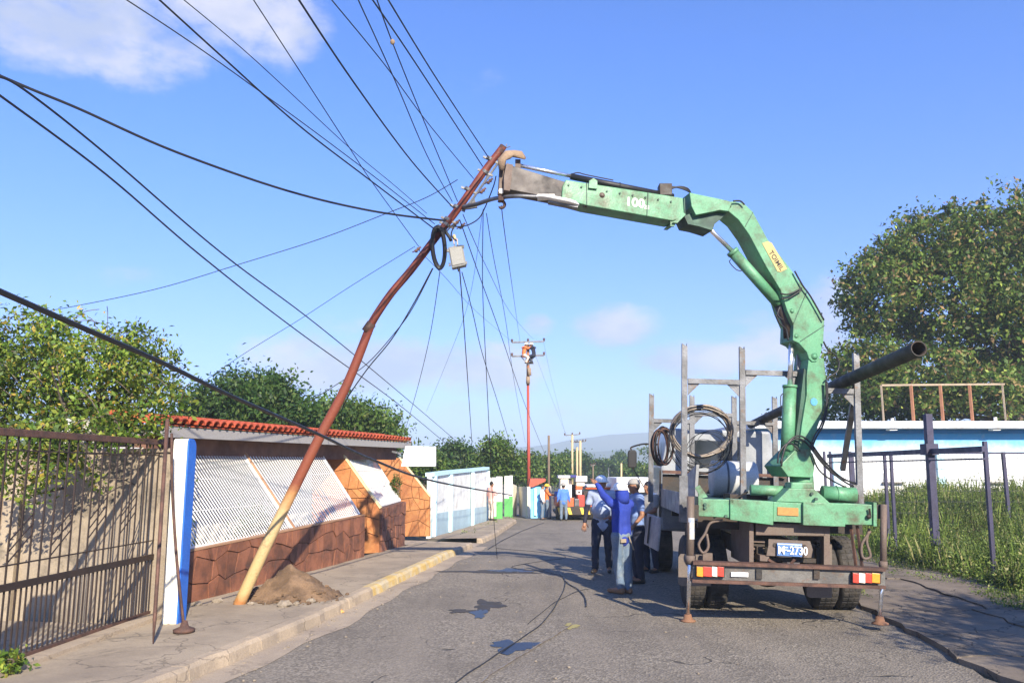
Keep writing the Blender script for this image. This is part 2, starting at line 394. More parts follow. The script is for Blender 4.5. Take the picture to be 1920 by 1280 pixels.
M_blue = mat('bright blue paint', (.02, .16, .62), .6, c2=(.02, .12, .5), ns=4)
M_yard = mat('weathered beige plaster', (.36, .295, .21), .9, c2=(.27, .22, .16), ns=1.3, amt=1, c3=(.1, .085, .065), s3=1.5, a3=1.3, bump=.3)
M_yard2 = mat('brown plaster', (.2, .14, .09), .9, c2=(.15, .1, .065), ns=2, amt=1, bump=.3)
M_tile = mat('terracotta tile', (.44, .09, .03), .75, c2=(.33, .065, .025), ns=3, amt=1, c3=(.2, .08, .05), s3=5, a3=.8, bump=.3, island=.1)
M_fas = mat('grey eave beam', (.3, .29, .28), .8, c2=(.3, .29, .28), ns=2, amt=1)
M_st1 = mat('brown slate cladding', (.24, .095, .05), .7, c2=(.17, .065, .035), ns=3, amt=1.3, c3=(.09, .045, .03), s3=3, a3=1, bump=.35, bs=22, each=.2)
M_st2 = mat('orange slate cladding', (.4, .165, .05), .7, c2=(.32, .115, .035), ns=3, amt=1.3, bump=.35, bs=22, each=.16)
M_jnt = mat('dark joint mortar', (.16, .075, .045), .9)
M_jnt2 = mat('orange joint mortar', (.2, .08, .03), .9)
M_cop = mat('pale yellow edging', (.75, .6, .32), .7)
M_wht = mat('white paint', (.8, .79, .76), .6, c2=(.7, .68, .64), ns=3)
M_slat = mat('white grille paint', (.82, .82, .8), .45, c2=(.72, .71, .68), ns=9)
M_sign = mat('blank white sign face', (.84, .84, .83), .5)
M_mull = mat('brown grille post', (.36, .2, .11), .6)
M_pale = mat('pale wall paint', (.82, .83, .8), .85, c2=(.62, .63, .6), ns=1.4, amt=1, c3=(.38, .34, .28), s3=2.3, a3=.6, bump=.15)
M_dado = mat('light blue dado paint', (.4, .54, .6), .85, c2=(.34, .46, .52), ns=2, amt=1)
M_lblu = mat('sky blue trim paint', (.5, .72, .8), .8)
M_grn = mat('bright green paint', (.09, .36, .09), .7)
M_azur = mat('azure paint', (.16, .5, .82), .75, c2=(.24, .58, .84), ns=2, amt=1)
M_bark = mat('bark', (.09, .065, .045), .95, c2=(.16, .13, .1), ns=5, amt=1, bump=.8, bs=14)
M_twig = mat('dry twig', (.2, .15, .11), .9)
M_lemon = leafmat('bright yellow-green leaves', [(0, (.09, .17, .02)), (.25, (.17, .25, .03)), (.55, (.06, .11, .02)), (.72, (.28, .33, .05)), (.93, (.4, .3, .05))], gain=.85)
M_deep = leafmat('deep green leaves', [(0, (.03, .075, .014)), (.35, (.055, .12, .02)), (.65, (.085, .15, .03)), (.9, (.15, .2, .05))], gain=.72)
M_mid = leafmat('mid green leaves', [(0, (.05, .11, .018)), (.35, (.1, .18, .025)), (.65, (.14, .22, .04)), (.9, (.2, .24, .06))], gain=.7)
M_olive = leafmat('olive and russet leaves', [(0, (.03, .06, .012)), (.25, (.06, .11, .018)), (.5, (.1, .15, .025)), (.72, (.15, .14, .04)), (.86, (.2, .13, .06)), (.95, (.22, .27, .05))], gain=1.2)
M_weed = leafmat('field weeds', [(0, (.07, .12, .02)), (.3, (.13, .19, .035)), (.65, (.19, .25, .05)), (.88, (.28, .27, .11))], gain=.8)

# ------------------------------------------------------------------ ground, road, pavements
def grid_sheet(name, xs, ys, zf, m):
    b = MB(); nx = len(xs)
    b.v = [Vector((x, y, zf(x, y))) for y in ys for x in xs]
    b.f = [(j*nx+i, j*nx+i+1, (j+1)*nx+i+1, (j+1)*nx+i) for j in range(len(ys)-1) for i in range(nx-1)]
    return structure(name, b, m, sm=True)
gx = [-2900, -1500, -500, -200, -80, -40, -25, -15, -10, -7, -5.2, -3, 0, 3, 5, 6.5]+[7+.5*i for i in range(30)]+[23, 28, 40, 80, 200, 500, 1500, 2900]
gy = [-400, -60, -20, -8, 0, 4, 8]+[10+i for i in range(30)]+[42, 45, 50, 60, 72, 100, 200, 400, 1000, 2000, 2900]
grid_sheet('ground', gx, gy, lambda x, y: GZ(x, y)-.03, M_earth)
def xl(y):       # left edge of the carriageway
    t = [(-30, -7.2), (4, -3.75), (6.5, -3.3), (8.6, -2.86), (10.5, -2.5), (13.8, -2.06), (17, -1.6), (21.7, -1.02), (26, -.55), (37, .2), (44, -.4), (60, -5), (72, -9)]
    for (a, b), (c, d) in zip(t, t[1:]):
        if y <= c: return b+(d-b)*(y-a)/(c-a)
    return -9
def xr(y): return 4.55+.04*math.sin(y*2.1)+.03*math.sin(y*5.3)+(.13*(y-8) if y > 8 else .0) if y < 40 else 8.7-.35*(y-40)
b = MB(); ys = [-30, -10, 0, 3, 5]+[6+.5*i for i in range(90)]+[52, 56, 60, 66, 72]; n = 9
for y in ys:
    a, c = xl(y)-.1, xr(y)
    for i in range(n): x = a+(c-a)*i/(n-1); b.v.append(Vector((x, y, road_z(y)-.002)))
b.f = [(j*n+i, j*n+i+1, (j+1)*n+i+1, (j+1)*n+i) for j in range(len(ys)-1) for i in range(n-1)]
structure('road', b, M_asph)
# concrete gutter strip along the left kerb
b = MB(); ys2 = [y for y in ys if 0 <= y <= 22]
for y in ys2:
    wd = .42+.05*math.sin(y*3.1)+.03*math.sin(y*11)
    b.v += [Vector((xl(y)-.03, y, road_z(y)+.003)), Vector((xl(y)+wd*.9, y, road_z(y)+.003))]
b.f = [(2*i, 2*i+1, 2*i+3, 2*i+2) for i in range(len(ys2)-1)]
structure('gutter', b, M_gut)
KW, KH = .17, .14
def wall_x(y):    # foot of the house fronts and gate
    t = [(-10, -5.6), (4, -4.9), (9.8, -4.46), (10.2, -4.5), (10.8, -4.39), (16.6, -3.1), (21, -2.3), (22, -2.28), (30, -1.4), (40, -.4), (60, -6)]
    for (p, q), (c, d) in zip(t, t[1:]):
        if y <= c: return q+(d-q)*(y-p)/(c-p)
    return -6
def pave(y0, y1, nm):
    st = thing(nm, None, None, (xl((y0+y1)/2)-.6, (y0+y1)/2, road_z((y0+y1)/2))); st['kind'] = 'structure'
    b = MB(); yy = [y0+(y1-y0)*i/30 for i in range(31)]; k = 5
    for y in yy:
        a, c = wall_x(y)-.25, xl(y)-KW-.004
        for i in range(k): b.v.append(Vector((a+(c-a)*i/(k-1), y, road_z(y)+KH-.004+.006*math.sin(y*2.3+i))))
    b.f = [(j*k+i, j*k+i+1, (j+1)*k+i+1, (j+1)*k+i) for j in range(30) for i in range(k-1)]
    part('paving_slab', b, M_walk, st)
    y = y0
    while y < y1-.05:
        e = min(y+random.uniform(1.1, 1.5), y1); q = MB(); s = 6
        for j in range(s+1):
            t = y+.008+(e-y-.016)*j/s; z = road_z(t); x = xl(t); jit = .012*math.sin(t*9)+.006*random.uniform(-1, 1)
            q.v += [Vector((x-KW, t, z-.05)), Vector((x-KW, t, z+KH)), Vector((x-.045+jit, t, z+KH+.004*math.sin(t*7))), Vector((x-.006+jit, t, z+KH-.035)), Vector((x+.02+jit, t, z-.05))]
        for j in range(s):
            for i in range(4): q.f.append((j*5+i, j*5+i+1, (j+1)*5+i+1, (j+1)*5+i))
        q.f += [(4, 3, 2, 1, 0), tuple(s*5+i for i in range(5))]
        yel = 13.3 < (y+e)/2 < 18.6
        part('kerb', q, M_kerby if yel else M_kerb, st, label='kerb stone with worn yellow paint' if yel else None)
        y = e
pave(3.0, 21.6, 'pavement'); pave(23.4, 41, 'pavement')
# driveway dip between the two stretches
b = MB(); yy = [21.6, 22, 22.5, 23, 23.4]
for y in yy: b.v += [Vector((-3.4, y, road_z(y)+.1)), Vector((xl(y), y, road_z(y)+.003))]
b.f = [(2*i, 2*i+1, 2*i+3, 2*i+2) for i in range(4)]
structure('driveway', b, M_gut)
# broken concrete apron on the right
ap = thing('apron', None, None, (6.4, 11, 0)); ap['kind'] = 'structure'
y = 3.0; k = 0
def ex(t, f): return xr(t)-.02+(7.45+.05*t-xr(t))*f
def jag(a, b_, n_, amp):
    out = []
    for i in range(n_): p = Vector(a).lerp(Vector(b_), i/n_); out.append(p+Vector((noise.noise(p*3.1), noise.noise(p*3.1+Vector((9, 0, 0))), 0))*amp)
    return out
while y < 21:
    e = y+random.uniform(2.2, 3.2); fs = [0, .48+.1*math.sin(k*3), 1]
    for i in range(2):
        z = .055+.02*i+random.uniform(-.006, .006); q = [Vector((ex(t, f), t, GZ(6, t)+z)) for t, f in ((y, fs[i]), (y, fs[i+1]), (e, fs[i+1]), (e, fs[i]))]
        c_ = sum(q, Vector())/4; P_ = []
        for a_, b_ in zip(q, q[1:]+q[:1]): P_ += jag(a_, b_, 9, .13)
        P_ = [p+(c_-p).normalized()*.012 for p in P_]
        part('slab', MB().prism(P_, (0, 0, -.16)), M_slab, ap)
    y = e; k += 1

# wet patches on the road
M_wet = bpy.data.materials.new('standing water'); M_wet.use_nodes = True
_b = M_wet.node_tree.nodes['Principled BSDF']; _b.inputs['Base Color'].default_value = (.016, .022, .036, 1); _b.inputs['Roughness'].default_value = .3; _b.inputs['Specular IOR Level'].default_value = .1
M_damp = mat('damp asphalt', (.06, .05, .04), .75, c2=(.03, .028, .025), ns=4)
def puddle(px, py, rx, ry, seed, m, label, z=.004, cat='puddle'):
    c = G(px, py); b = MB(); k = 40; r0 = random.Random(seed); ph = [r0.uniform(0, 6) for _ in range(5)]
    cy = Vector(c); ex_ = G(px+rx, py); ey = G(px, py-ry)
    ax = ex_.x-c.x; ay = ey.y-c.y
    for i in range(k):
        t = 2*math.pi*i/k; q = .8+.22*math.sin(3*t+ph[0])+.14*math.sin(5*t+ph[1])+.1*math.sin(9*t+ph[2])+.05*math.sin(15*t+ph[3])
        x, y_ = c.x+ax*q*math.cos(t), c.y+ay*q*math.sin(t); b.v.append(Vector((x, y_, road_z(y_)+z)))
    b.f = [tuple(range(k))]
    part('puddle' if cat == 'puddle' else 'damp_stain', b, m, label=label, cat=cat)
puddle(962, 1211, 50, 13, 1, M_wet, 'dark blue puddle nearest the camera on the road, crossed by fallen cables')
puddle(899, 1150, 17, 9, 2, M_wet, 'small blue puddle in the middle of the road beside a brown damp patch', .006)
puddle(915, 1134, 32, 11, 3, M_damp, 'brown damp patch on the asphalt behind the small puddle', .003, 'stain')
puddle(866, 1145, 30, 4, 4, M_damp, 'thin dark damp streak left of the small puddle', .0045, 'stain')
puddle(960, 1069, 42, 4, 5, M_wet, 'long thin puddle on the road farthest from the camera', .006)
puddle(930, 1071, 105, 4, 6, M_damp, 'long dark damp streak across the road under the farthest puddle', .003, 'stain')
M_moss = mat('sand spill', (.3, .26, .1), .9)
puddle(1072, 1173, 15, 6, 8, M_moss, 'yellowish sand spill at the end of the pale fallen cable', .003, 'stain')
b = MB()
for i in range(260):
    x, y = random.uniform(-3.4, 4.2), 4+14*random.random()**1.3
    if i < 190: x = xl(y)+abs(random.gauss(0, .3))
    r_ = random.uniform(.006, .02); b.ell((x, y, road_z(y)+r_*.4), (r_, r_*1.3, r_*.6), 5, 3, Matrix.Rotation(random.random()*3, 3, 'Z'))
part('gravel', b, M_rubble, label='scattered gravel chips on the asphalt and along the gutter', cat='gravel', kind='stuff')

# ------------------------------------------------------------------ hills far off
def ridge(name, Y0, pts, m, deep):
    b = MB(); k = 120; px0, px1 = pts[0][0], pts[-1][0]
    for i in range(k+1):
        px = px0+(px1-px0)*i/k
        for (a, ya), (c, yc) in zip(pts, pts[1:]):
            if a <= px <= c: py = ya+(yc-ya)*smooth((px-a)/(c-a)); break
        py += 3*noise.noise((px*.012, Y0*.01, 0))+1.5*noise.noise((px*.05, Y0, 3))
        top = Q(px, py, Y0)
        for j in range(9):
            f = j/8; h = (1-f)**1.3; yy = Y0-deep*f; x = top.x*(yy/Y0)**.3+30*noise.noise((i*.12, j*.5, 1))*f
            b.v.append(Vector((x, yy, -3+max(0, top.z+3)*h+(8*noise.noise((i*.2, j*.7, 5)) if 0 < j < 8 else 0))))
        b.v.append(Vector((top.x, Y0+deep*.8, -3)))
    b.f = [(i*10+j, i*10+j+1, (i+1)*10+j+1, (i+1)*10+j) for i in range(k) for j in range(8)]+[((i+1)*10, (i+1)*10+9, i*10+9, i*10) for i in range(k)]
    structure(name, b, m, sm=True)
M_hill = mat('wooded hillside', (.04, .06, .025), .95, c2=(.07, .08, .035), ns=.01, amt=1)
ridge('hills', 1500, [(-900, 815), (-300, 850), (400, 862), (800, 850), (980, 838), (1090, 822), (1180, 812), (1300, 806), (1500, 806), (1900, 806), (2600, 840), (3400, 812)], M_hill, 330)
ridge('hills', 1000, [(-900, 860), (300, 858), (900, 856), (1080, 846), (1250, 838), (1500, 842), (2200, 830), (3200, 845)], M_hill, 250)
hz = MB().box((-3000, -450, -12), (3000, 3000, 92)); hm = bpy.data.materials.new('haze'); hm.use_nodes = True
hn = hm.node_tree; hn.nodes.remove(hn.nodes['Principled BSDF']); hv = hn.nodes.new('ShaderNodeVolumePrincipled')
hv.inputs['Color'].default_value = (.72, .88, 1, 1); hv.inputs['Density'].default_value = .0010; hn.links.new(hv.outputs[0], hn.nodes['Material Output'].inputs['Volume'])
part('haze', hz, hm, kind='stuff', label='pale blue haze in the air over the valley', cat='haze')

# ------------------------------------------------------------------ house front with tiled eave (left)
W1 = G(350, 1130, KH); W2 = G(680, 1043, KH)
d1 = Vector((W2.x-W1.x, W2.y-W1.y, 0)).normalized(); nin = Vector((-d1.y, d1.x, 0))      # into the plot
HS = thing('walled_house_front', 'low brown slate wall with slanted white grilles under a red tiled eave', 'house', (W1.x-1.5, 13.5, KH-.1))
def clip(poly, a, b):          # keep the side left of a->b (2D)
    out = []
    for i in range(len(poly)):
        p, q = poly[i], poly[(i+1) % len(poly)]
        sp = (b[0]-a[0])*(p[1]-a[1])-(b[1]-a[1])*(p[0]-a[0]); sq = (b[0]-a[0])*(q[1]-a[1])-(b[1]-a[1])*(q[0]-a[0])
        if sp >= 0: out.append(p)
        if sp*sq < 0: t = sp/(sp-sq); out.append((p[0]+(q[0]-p[0])*t, p[1]+(q[1]-p[1])*t))
    return out
def cladding(parent, P, U, V, poly, cu, cv, m, th=.034, gap=.0085, seed=1):
    """irregular flat stones: jittered cells clipped to the wall outline poly (metres along U, V from P)"""
    r0 = random.Random(seed); us = [p[0] for p in poly]; vs = [p[1] for p in poly]; u0, v0 = min(us), min(vs)
    nu = max(1, round((max(us)-u0)/cu)); nv = max(1, round((max(vs)-v0)/cv)); nrm = U.cross(V).normalized()
    cw, ch = (max(us)-u0)/nu, (max(vs)-v0)/nv
    J = {}
    def pt(i, j):
        if (i, j) not in J:
            a = 0 if i in (0, nu) else r0.uniform(-.36, .36); c = 0 if j in (0, nv) else r0.uniform(-.3, .3)
            J[i, j] = (u0+(i+a)*cw, v0+(j+c)*ch)
        return J[i, j]
    for i in range(nu):
        for j in range(nv):
            c4 = [pt(i, j), pt(i+1, j), pt(i+1, j+1), pt(i, j+1)]; cells = [c4]
            if r0.random() < .55:
                f = r0.uniform(.3, .7); g = r0.uniform(.3, .7)
                a = tuple(c4[0][k]+(c4[1][k]-c4[0][k])*f for k in (0, 1)); c = tuple(c4[3][k]+(c4[2][k]-c4[3][k])*g for k in (0, 1))
                cells = [[c4[0], a, c, c4[3]], [a, c4[1], c4[2], c]]
            for cell in cells:
                for k in range(len(poly)): cell = clip(cell, poly[k], poly[(k+1) % len(poly)]) if len(cell) > 2 else []
                if len(cell) < 3: continue
                cx, cy = sum(p[0] for p in cell)/len(cell), sum(p[1] for p in cell)/len(cell)
                sh = []
                for p in cell:
                    dx, dy = cx-p[0], cy-p[1]; L = math.hypot(dx, dy) or 1
                    sh.append((p[0]+dx/L*gap*1.3, p[1]+dy/L*gap*1.3))
                t = th*r0.uniform(.65, 1.25)
                part('stone', MB().prism([P+U*p[0]+V*p[1] for p in sh], nrm*t), m, parent)
Zu = Vector((0, 0, 1))
def frontwall(A, B, hA, hB, thick, m, mj, seed, cu=.27, cv=.31, ext=0.0):
    U = Vector((B.x-A.x, B.y-A.y, 0)); L = U.length; U.normalize(); inn = Vector((-U.y, U.x, 0)); A0 = Vector((A.x, A.y, min(A.z, B.z)-.06))
    zA, zB = A.z+hA-A0.z, B.z+hB-A0.z
    part('wall', MB().prism([A0, A0+U*L, A0+U*L+Zu*zB, A0+Zu*zA], inn*thick), mj, HS)
    cladding(HS, A0-inn*.001, U, Zu, [(0, 0), (L, 0), (L, zB), (0, zA)], cu, cv, m, seed=seed)
    return A0, U, L, inn, zA, zB
pT1 = PL(345, 1037, W1, nin); pT2 = PL(680, 966, W1, nin)
A0, U1, L1, IN, zA, zB = frontwall(W1-d1*.42, W2, pT1.z-W1.z, pT2.z-W2.z, .2, M_st1, M_jnt, 11)
# coping strip
part('coping', MB().bar(A0+Zu*(zA+.012)+IN*.09-U1*.0, A0+U1*L1+Zu*(zB+.012)+IN*.09, .24, .022), M_mull, HS)
# second, further-out section and the two orange end walls facing the street camera
S1 = G(712, 1034, KH); S2 = G(757, 1019, KH)
pS1 = Q(712, 953, S1.y); pS2 = Q(757, 940, S2.y)
B0, U2, L2, IN2, zS1, zS2 = frontwall(S1+Vector((0, .02, 0)), S2, pS1.z-S1.z, pS2.z-S2.z, .2, M_st1, M_jnt, 5)
def endwall(px_poly, Yd, th, seed, drop):
    P = [Q(a, c, Yd) for a, c in px_poly]; U = Vector((1, 0, 0)); O = Vector((min(p.x for p in P), Yd, min(p.z for p in P)))
    part('end_wall', MB().prism(P, (0, th, 0)), M_jnt2, HS)
    cladding(HS, O+Vector((0, -.001, 0)), U, Zu, [(p.x-O.x, p.z-O.z) for p in P], .42, .4, M_st2, seed=seed)
    a, b_ = P[drop], P[drop+1]
    part('edging', MB().prism([a+Vector((.03, -.02, .02)), b_+Vector((.03, -.02, .02)), b_+Vector((0, -.02, 0)), a+Vector((0, -.02, 0))], (0, th+.02, 0)), M_cop, HS)
endwall([(585, 1040), (712, 1036), (712, 953), (637, 846), (585, 846)], S1.y, .16, 3, 2)
E2 = G(806, 1003, KH)
endwall([(700, 1006), (806, 1005), (806, 931), (748, 858), (700, 858)], E2.y, .2, 4, 2)
# eave: beam, soffit, tiles
off = IN*.62; e0 = PL(200, 800, W1+off, IN); e1 = PL(766, 840, W1+off, IN)
eA = PL(349, 819, W1+off, IN); eB = PL(763, 839, W1+off, IN)
dE = (eB-eA).normalized(); eS = eA-dE*.5
part('fascia', MB().bar(eS+Zu*.06, eB+dE*.25+Zu*.06, .06, .15), M_fas, HS)
part('soffit', MB().prism([eS+Zu*.02, eB+Zu*.02, eB+IN*1.2+Zu*.02, eS+IN*1.2+Zu*.02], (0, 0, .05)), M_fas, HS)
part('lintel_beam', MB().prism([eS+IN*.3-Zu*.32, eB+IN*.3-Zu*.32, eB+IN*.3+Zu*.02, eS+IN*.3+Zu*.02], IN*.2), mat('brown stained beam', (.2, .1, .065), .8, c2=(.13, .065, .045), ns=2, amt=1, bump=.2), HS)
tile = MB(); kk = 7; TLn = .42; tr_ = .1
for e_ in (0, 1):
    for j in range(kk+1):
        t = math.pi*j/kk; rr = tr_*(1-.12*e_); tile.v.append(Vector((e_*TLn, math.cos(t)*rr, math.sin(t)*rr*.9)))
    for j in range(kk+1):
        t = math.pi*j/kk; rr = tr_*(1-.12*e_)-.016; tile.v.append(Vector((e_*TLn, math.cos(t)*rr, math.sin(t)*rr*.9)))
K1 = kk+1
for j in range(kk): tile.f += [(j, j+1, 2*K1+j+1, 2*K1+j), (K1+j+1, K1+j, 3*K1+j, 3*K1+j+1), (j+1, j, K1+j, K1+j+1)]
sl_ = Vector((IN.x, IN.y, .12)).normalized(); rowp = TLn*.86; colp = .205
xax = sl_; yax = dE; zax = xax.cross(yax).normalized()
if zax.z < 0: zax = -zax
Rm = Matrix((xax, yax, zax)).transposed().to_4x4()
Lr = (eB+dE*.22-eS).length; ncol = int(Lr/colp)
src = None
bed = MB().prism([eS+Zu*.15-IN*.04, eB+dE*.22+Zu*.15-IN*.04, eB+dE*.22+Zu*.15+sl_*1.3, eS+Zu*.15+sl_*1.3], zax*.02)
part('roof_deck', bed, M_tile, HS)
for i in range(ncol):
    for j in range(3):
        p = eS+Zu*.175-IN*.1+dE*(colp*(i+.5))+sl_*(rowp*j)+zax*.012*(1+j*.3)
        if src is None:
            o = part('roof_tile', tile, M_tile, HS, org=Vector()); src = o; o.location = p-WL[HS.name]; o.rotation_euler = Rm.to_euler(); me_ = o.data
        else:
            o = src.copy(); col.objects.link(o); o.parent = HS; o.location = p-WL[HS.name]; o.rotation_euler = (Rm @ Matrix.Rotation(random.uniform(-.02, .02), 4, 'Z')).to_euler()
# slanted grilles: bars from the wall top up and back to the beam
def grille(Abot, Bbot, Atop, Btop, nb, m, rad=.011, posts=()):
    fr = part('grille_frame', MB().bar(Abot, Bbot, .03).bar(Atop, Btop, .03).bar(Abot, Atop, .035).bar(Bbot, Btop, .035), m, HS)
    gn_ = (Bbot-Abot).cross(Atop-Abot).normalized()
    for i in range(1, nb):
        f = i/nb; a, c = Abot.lerp(Bbot, f), Atop.lerp(Btop, f)
        part('grille_bar', MB().bar(a, c, rad*2, .008, up=gn_), m, HS)
    for s_ in (.33, .66): part('grille_rod', MB().tube([Abot.lerp(Atop, s_)+Zu*.012, Bbot.lerp(Btop, s_)+Zu*.012], .006, 5), m, HS)
ga = A0+U1*.1+Zu*(zA+(zB-zA)*.05+.04)+IN*.09; gb = A0+U1*(L1-.03)+Zu*(zB+.03)+IN*.09
gm_ = PL(552, 993, W1+IN*.09, IN)
inT = W1+IN*.98
tm = PL(455, 846, inT, IN); tb_ = PL(602, 850, inT, IN); dT = (tb_-tm).normalized()
ta = tm-dT*((gm_-ga).length*1.0)
grille(ga, gm_-U1*.04, ta, tm-dT*.04, 44, M_slat, .012)
grille(gm_+U1*.04, gb, tm+dT*.04, tb_, 31, M_slat, .0175)
part('grille_post', MB().bar(gm_+Zu*.01, tm+Zu*.01, .07), M_mull, HS)
g2a = B0+U2*.06+Zu*(zS1+.03)+IN2*.09; g2b = B0+U2*(L2-.12)+Zu*(zS2+.03)+IN2*.09
grille(g2a, g2b, PL(648, 851, g2a+IN2*.85, IN2), PL(697, 853, g2a+IN2*.85, IN2), 24, M_slat, .022)
# garden and white house wall behind the grilles
bw = W1+IN*2.0-d1*.1; M_hw = mat('white house wall', (.8, .78, .74), .8, c2=(.72, .7, .66), ns=1.5, bump=.05)
part('inner_wall', MB().prism([bw, bw+d1*8.6, bw+d1*8.6+Zu*2.55, bw+Zu*2.55], IN*.18), M_hw, HS)
part('door', MB().prism([bw+d1*8.2-IN*.03, bw+d1*8.9-IN*.03, bw+d1*8.9-IN*.03+Zu*2.05, bw+d1*8.2-IN*.03+Zu*2.05], IN*.025), mat('salmon door paint', (.55, .25, .2), .6), HS)
part('garden_floor', MB().prism([W1-d1*.4+IN*.21, W2+IN*.21, W2+IN*2.6, W1-d1*.4+IN*2.6], (0, 0, -.1)), M_walk, HS)
def bush(name, label, cat, c, ells, nc, per, spr, size, lm, grp=None, stems=6):
    t = thing(name, label, cat, c, grp); C, cl = crown_pts(ells, nc, per, spr, .3); V, F = leaves(cl, size); fast_mesh('foliage', V, F, lm, t)
    s = MB()
    for i in range(stems):
        q = Vector(C[rng.integers(len(C))]); c_ = Vector(c); s.tube(cr([c_, c_.lerp(q, .5)+Vector((.05, 0, .05)), q], 4), [.018-.0015*k for k in range(9)], 5)
    part('stem', s, M_bark, t, sm=True); return t
c = W1+IN*1.1+d1*.55; bush('garden_shrub', 'dark leafy shrub growing behind the left grille panel', 'shrub', c, [(c.x, c.y, 1.05, .5, .65, .95), (c.x+.1, c.y+.7, .75, .4, .4, .6)], 150, 16, .09, .09, M_deep)
c = W1+IN*1.3+d1*3.9; bush('garden_shrub', 'low shrub behind the right grille panel, near the leaning pole', 'shrub', c, [(c.x, c.y, .75, .45, .4, .7)], 90, 14, .09, .08, M_deep)
c = Q(742, 915, S2.y-.05); bush('climbing_plant', 'green climbing plant on the orange end wall above the stepped brown wall', 'plant', (c.x, c.y, pS2.z), [(c.x, c.y, c.z+.02, .13, .12, .42), (c.x-.06, c.y, c.z-.25, .1, .1, .3)], 70, 16, .05, .055, M_mid)
# white sign on the house corner
sg = thing('signboard', 'blank white signboard fixed to the end of the tiled eave', 'sign', Q(785, 874, 20.6))
part('panel', MB().prism([Q(a, c, 20.6) for a, c in ((752, 874), (817, 874), (817, 837), (760, 836))], (0, .12, 0)), M_sign, sg, bev=.01)
part('bracket', MB().bar(Q(752, 850, 20.68), Q(735, 846, 20.68), .05), M_gal, sg)

# ------------------------------------------------------------------ gate, gate pillars, yard
GA = G(285, 1153, KH); dg_ = Vector((.064, 1, 0)).normalized(); gn = Vector((-dg_.y, dg_.x, 0))
def GP(px, py): return PL(px, py, GA, gn)
gt = thing('metal_gate', 'tall brown barred metal gate with dense lower bars across the yard entrance', 'gate', GP(150, 1200))
zt = GP(300, 829).z; zm = GP(290, 1042).z; zl = GP(285, 1150).z+.02; z2 = GP(290, 1012).z; z3 = GP(290, 853).z
s0 = GP(-40, 900); s1 = GP(303, 950); Lg = (Vector((s1.x-s0.x, s1.y-s0.y, 0))).length
g0 = Vector((s0.x, s0.y, 0))
def gr(u, z): return g0+dg_*u+Zu*z
part('top_rail', MB().bar(gr(0, zt), gr(Lg, zt), .06, .07), M_rust, gt, bev=.006)
part('middle_rail', MB().bar(gr(0, zm+.0), gr(Lg, zm), .04, .065), M_gate, gt)
part('bottom_rail', MB().bar(gr(0, zl), gr(Lg, zl), .05, .06), M_rust, gt)
part('rod', MB().bar(gr(0, z2), gr(Lg, z2), .012, .014), M_gate, gt); part('rod', MB().bar(gr(0, z3), gr(Lg, z3), .012, .014), M_gate, gt)
part('gate_stile', MB().bar(gr(Lg-.02, zl-.1), gr(Lg-.02, zt+.06), .06, .06, up=(0, 1, 0)), M_rust, gt)
nb = int(Lg/.155); up_ = lo_ = None
for i in range(1, nb):
    u = Lg*i/nb
    a = part('bar', MB().bar(gr(u, zm), gr(u, zt), .014, .014, up=(0, 1, 0)), M_gate, gt) if up_ is None else again(up_, WL[up_.name]+dg_*(u-up_u), gt)
    if up_ is None: up_, up_u = a, u
for i in range(1, nb*2):
    u = Lg*i/nb/2
    a = part('bar', MB().bar(gr(u, zl), gr(u, zm), .014, .014, up=(0, 1, 0)), M_gate, gt) if lo_ is None else again(lo_, WL[lo_.name]+dg_*(u-lo_u), gt)
    if lo_ is None: lo_, lo_u = a, u
for u0_ in (.45, 1.12, 1.8, 2.35):
    for k in range(3):
        z = zm+.42-k*.1+.12*(u0_ > 1.5); ub = round(u0_*nb/Lg)*Lg/nb
        part('diagonal_rod', MB().bar(gr(ub, z), gr(ub+2*Lg/nb, z+.24), .01), M_gate, gt)
structure('gate_sill', MB().bar(gr(-.5, KH+.01)-gn*.06, gr(Lg+.25, KH+.01)-gn*.06, .3, .06), M_kerb)
def pillar(label, x0, y0, wd, dp, h, lean=0.0):
    t = thing('gate_pillar', label, 'pillar', (x0+wd/2, y0+dp/2, KH))
    pr = [(0, -.1), (wd, -.1)]+[(wd, h-wd*.5)]+[(wd/2+wd/2*math.cos(a), h-wd*.5+wd*.5*math.sin(a)) for a in [math.pi*i/10 for i in range(1, 10)]]+[(0, h-wd*.5)]
    P = [Vector((x0+a+lean*z, y0, KH+z)) for a, z in pr]
    return t, P
PX0 = G(303, 1168, KH)
t, _ = pillar('cream and bright blue gate pillar with a rounded top beside the grille wall', PX0.x, PX0.y, .17, .3, 2.05)
w_, dp, h = .17, .25, Q(335, 822, PX0.y).z-KH
def roundtop(x, y0, y1, m, nm, shrink=0.0):
    P = []; n_ = 9
    for i in range(n_+1):
        a = math.pi/2*i/n_; P.append((y1-.12+.12*math.sin(a), h-.12+.12*math.cos(a)))
    prof = [(y0, -.1), (y0, h-.03), (y0+.03, h)]+P+[(y1, -.1)]
    return part(nm, MB().prism([Vector((x, a, KH+z)) for a, z in prof], (w_ if m is M_cream else .02, 0, 0)), m, t, bev=.008)
roundtop(PX0.x, PX0.y, PX0.y+dp, M_cream, 'pillar_body')
roundtop(PX0.x+w_+.001, PX0.y+.0, PX0.y+dp+.003, M_blue, 'side_panel')
part('flute', MB().box((PX0.x+.075, PX0.y-.012, KH), (PX0.x+.1, PX0.y-.001, KH+h*.93)), mat('grey stripe', (.5, .5, .45), .8), t)
p = GP(2, 800)
t2 = thing('gate_pillar', 'bright blue gate pillar at the left edge of the picture', 'pillar', (p.x-.12, p.y-.15, KH))
part('pillar_body', MB().box((p.x-.35, p.y-.35, KH-.1), (p.x-.02, p.y-.06, Q(3, 793, p.y-.3).z)), M_blue, t2, bev=.03)
